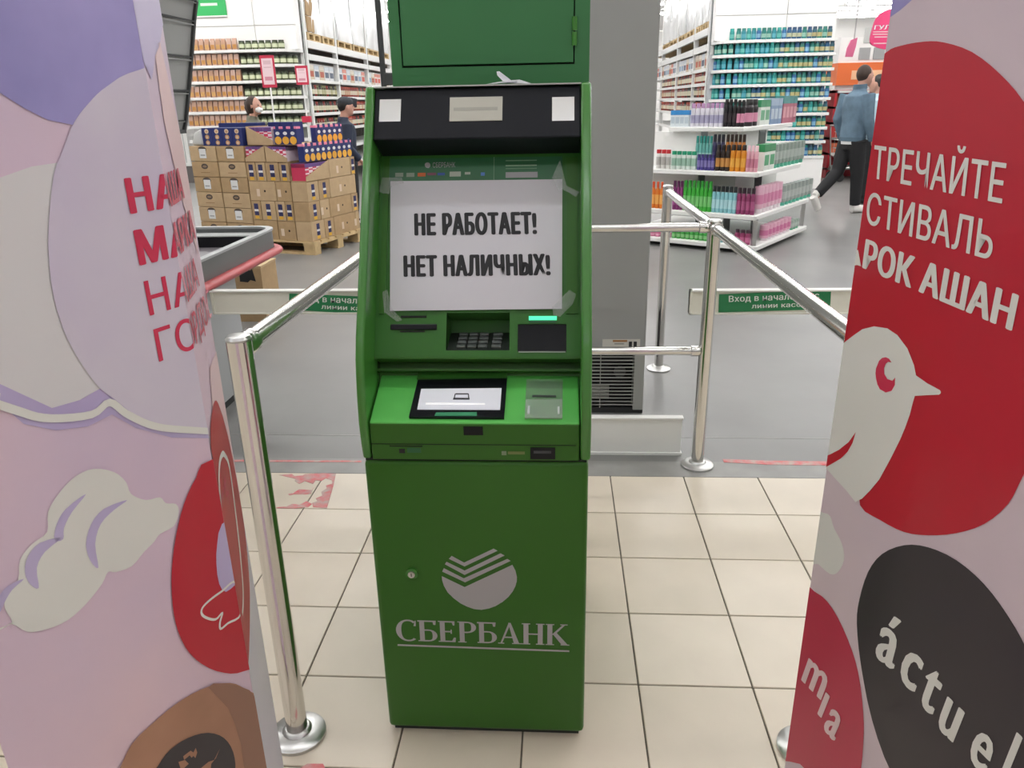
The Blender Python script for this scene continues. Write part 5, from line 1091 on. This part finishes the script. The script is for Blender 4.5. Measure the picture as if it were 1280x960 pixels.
# ================================================================== FAR RIGHT OF THE HALL
ry = 12.2; r0, r1 = onY(1040, 150, ry)[0], onY(1085, 150, ry)[0]+1.0
rs = thing('red_shelf', 'red shelf unit with dark trays beyond the denim jacket person', 'shelf unit', ((r0+r1)/2, ry+.3, 0)); redm = mat('shelf_red', lin('#c22a35'), .45)
MB().box(r0, r1, ry+.4, ry+.45, 0, 1.55).build('back_panel', redm, rs)
for i, z in enumerate((.15, .42, .69, .96, 1.23, 1.5)):
    MB().box(r0, r1, ry, ry+.42, z, z+.04).build('shelf_board', shelf_white if i % 2 else mat('board_grey', (.35, .33, .31), .5), rs)
for x in (r0, r1-.04): MB().box(x, x+.04, ry, ry+.42, 0, 1.55).build('side_panel', redm, rs)
R3 = random.Random(5)
for z, zn in ((.46, 'lowest'), (.73, 'second'), (1.0, 'third'), (1.27, 'fourth')):
    x = r0+.13
    while x < r1-.13:
        o = MB().box(x-.07, x+.07, ry+.05, ry+.3, z+.001, z+.17).build_at('product_box', pl_(R3.choice(('#a8262e', '#7c3a28', '#c8443c', '#4a2a22', '#d8704a')), .5)); tag(o, 'product box from the left on the %s level of the red shelf' % zn, 'box', 'boxes on the red shelf, %s level' % zn); x += .15
# trolley
tq = onZ(1027, 221); tx, ty = tq[0], min(tq[1], ry-.65)
tc = thing('shopping_trolley', 'metal shopping trolley behind the right gondola', 'trolley', (tx+.35, ty+.3, 0))
for wx, wy in ((0, 0), (.75, 0), (0, .5), (.75, .5)):
    MB().tube([(tx+wx, ty+wy-.02, .075), (tx+wx, ty+wy+.02, .075)], .075, 18).build('wheel', dark, tc, smooth=True); MB().tube([(tx+wx, ty+wy, .075), (tx+wx, ty+wy, .24)], .012, 8).build('caster', steel, tc)
b = MB()
for wy in (0, .5): b.tube([(tx-.02, ty+wy, .24), (tx+.8, ty+wy, .24)], .014, 8); b.tube([(tx-.02, ty+wy, .24), (tx-.1, ty+wy, .95)], .014, 8)
b.tube([(tx-.1, ty, .95), (tx-.1, ty+.5, .95)], .016, 8); b.build('frame', steel, tc)
for z in (.42, .56, .70, .84):
    p = [(tx-.02, ty+.02, z), (tx+.85, ty+.02, z), (tx+.85, ty+.48, z), (tx-.02, ty+.48, z), (tx-.02, ty+.02, z)]; MB().tube(p, .006, 6).build('basket_wire', steel, tc)
for i in range(10):
    x = tx+.85*i/9.
    for wy in (.02, .48): MB().tube([(x, ty+wy, .40), (x, ty+wy, .86)], .004, 5).build('basket_bar', steel, tc)
MB().box(tx, tx+.85, ty+.03, ty+.47, .395, .405).build('basket_floor', steel, tc)
# service counter with orange fascia
oy = 17.; o0, o1 = onY(1048, 80, oy)[0], onY(1120, 80, oy)[0]+4
sk_ = thing('service_counter', 'white service booth with orange fascia at the back of the hall', 'booth', ((o0+o1)/2, oy+.5, 0))
za, zb, zc = onY(1080, 106, oy)[2], onY(1080, 78, oy)[2], onY(1080, 46, oy)[2]
MB().box(o0, o1, oy+.1, oy+1, 0, za).build('wall', white_paint, sk_); MB().box(o0, o1, oy, oy+1, za, zb).build('fascia', mat('fascia_orange', lin('#e8743a'), .5), sk_); MB().box(o0, o1, oy+.05, oy+1, zb, zc).build('header', white_paint, sk_)
for u in (1074, 1092): a = onY(u, 72, oy)[0]; MB().box(a, a+.25, oy+.03, oy+.05, zb+.06, zb+.32).build('picture', mat('picture_grey', (.35, .36, .36), .6), sk_)
a = onY(1079, 62, oy)[0]; MB().box(a, a+.6, oy+.03, oy+.05, zb+.42, zb+.75).build('picture', mat('picture_pale', (.5, .52, .5), .6), sk_)
a = onY(1064, 95, oy)[0]; MB().box(a, a+.9, oy-.01, oy, za+.12, za+.32).build('fascia_mark', mat('mark_pale_orange', lin('#f4c49a'), .5), sk_)
pkm = mat('pink_sign', lin('#e8427c'), .45)
hy = 14.; P = Plane((0, hy, 0), (1, 0, 0), (0, 0, 1))
hs = thing('hanging_sign', 'large rounded pink hanging sign with white lettering', 'sign', onY(1110, 62, hy))
sp_ = [P.pix(u, v) for u, v in ((1091, 35), (1096, 22), (1106, 14), (1122, 11), (1140, 16), (1150, 32), (1150, 48), (1138, 60), (1110, 62), (1094, 58), (1088, 52))]; sp_ = smooth_closed(sp_, 4)
MB().prism([P.to(a, c, -.05) for a, c in sp_], [P.to(a, c, 0) for a, c in sp_]).build('board', pkm, hs)
text_fit('lettering', 'ГУЛЯЙ', P, (1092.5, 37), (1127, 36), (1093.5, 32), white_pl, hs, .004, .04)
for v, u0, u1 in ((40.5, 1091.5, 1130), (43.5, 1091, 1132), (47, 1093, 1130), (55, 1092, 1128)): decal('print_line', P, [(u0, v), (u1, v-.5), (u1, v-1.8), (u0, v-1.3)], pr_rose, hs, .004)
tz = P.to(*sp_[0])[2]; MB().box(P.to(*P.pix(1120, 15))[0]-.01, P.to(*P.pix(1120, 15))[0]+.01, hy-.04, hy-.02, P.to(*P.pix(1120, 15))[2], 4.8).build('hanger', housing, hs)
hs2 = thing('hanging_sign', 'small tilted pink hanging sign above the orange booth', 'sign', onY(1064, 71, 15.5)); P = Plane((0, 15.5, 0), (1, 0, 0), (0, 0, 1))
sp_ = [P.pix(u, v) for u, v in ((1057, 71), (1059, 60), (1064, 50), (1072, 47), (1070, 58), (1066, 71))]; MB().prism([P.to(a, c, -.04) for a, c in sp_], [P.to(a, c, 0) for a, c in sp_]).build('board', mat('pink_sign_pale', lin('#ee7fa8'), .45), hs2); q = P.to(*P.pix(1068, 49)); MB().box(q[0]-.01, q[0]+.01, 15.51, 15.53, q[2], 4.8).build('hanger', housing, hs2)

# ------------------------------------------------------------------ rows of look-alikes: say which place each one has
ORD = 'first second third fourth fifth sixth seventh eighth ninth tenth eleventh twelfth thirteenth fourteenth fifteenth sixteenth seventeenth eighteenth nineteenth twentieth twenty-first twenty-second twenty-third twenty-fourth twenty-fifth twenty-sixth twenty-seventh twenty-eighth'.split()
bpy.context.view_layer.update()
_g = {}
for o in COL.objects:
    if o.parent is None and o.get('group') and o.get('label') and o['category'] != 'ceiling light': _g.setdefault((o['group'], o['label']), []).append(o)
for (gname, lb), os_ in _g.items():
    if len(os_) < 2 or len(os_) > len(ORD): continue
    def pxx(o): d = np.array(o.location)-CAM; return (d @ _A)/(d @ _F)
    for i, o in enumerate(sorted(os_, key=pxx)): o['label'] = '%s %s' % (ORD[i].capitalize(), lb)
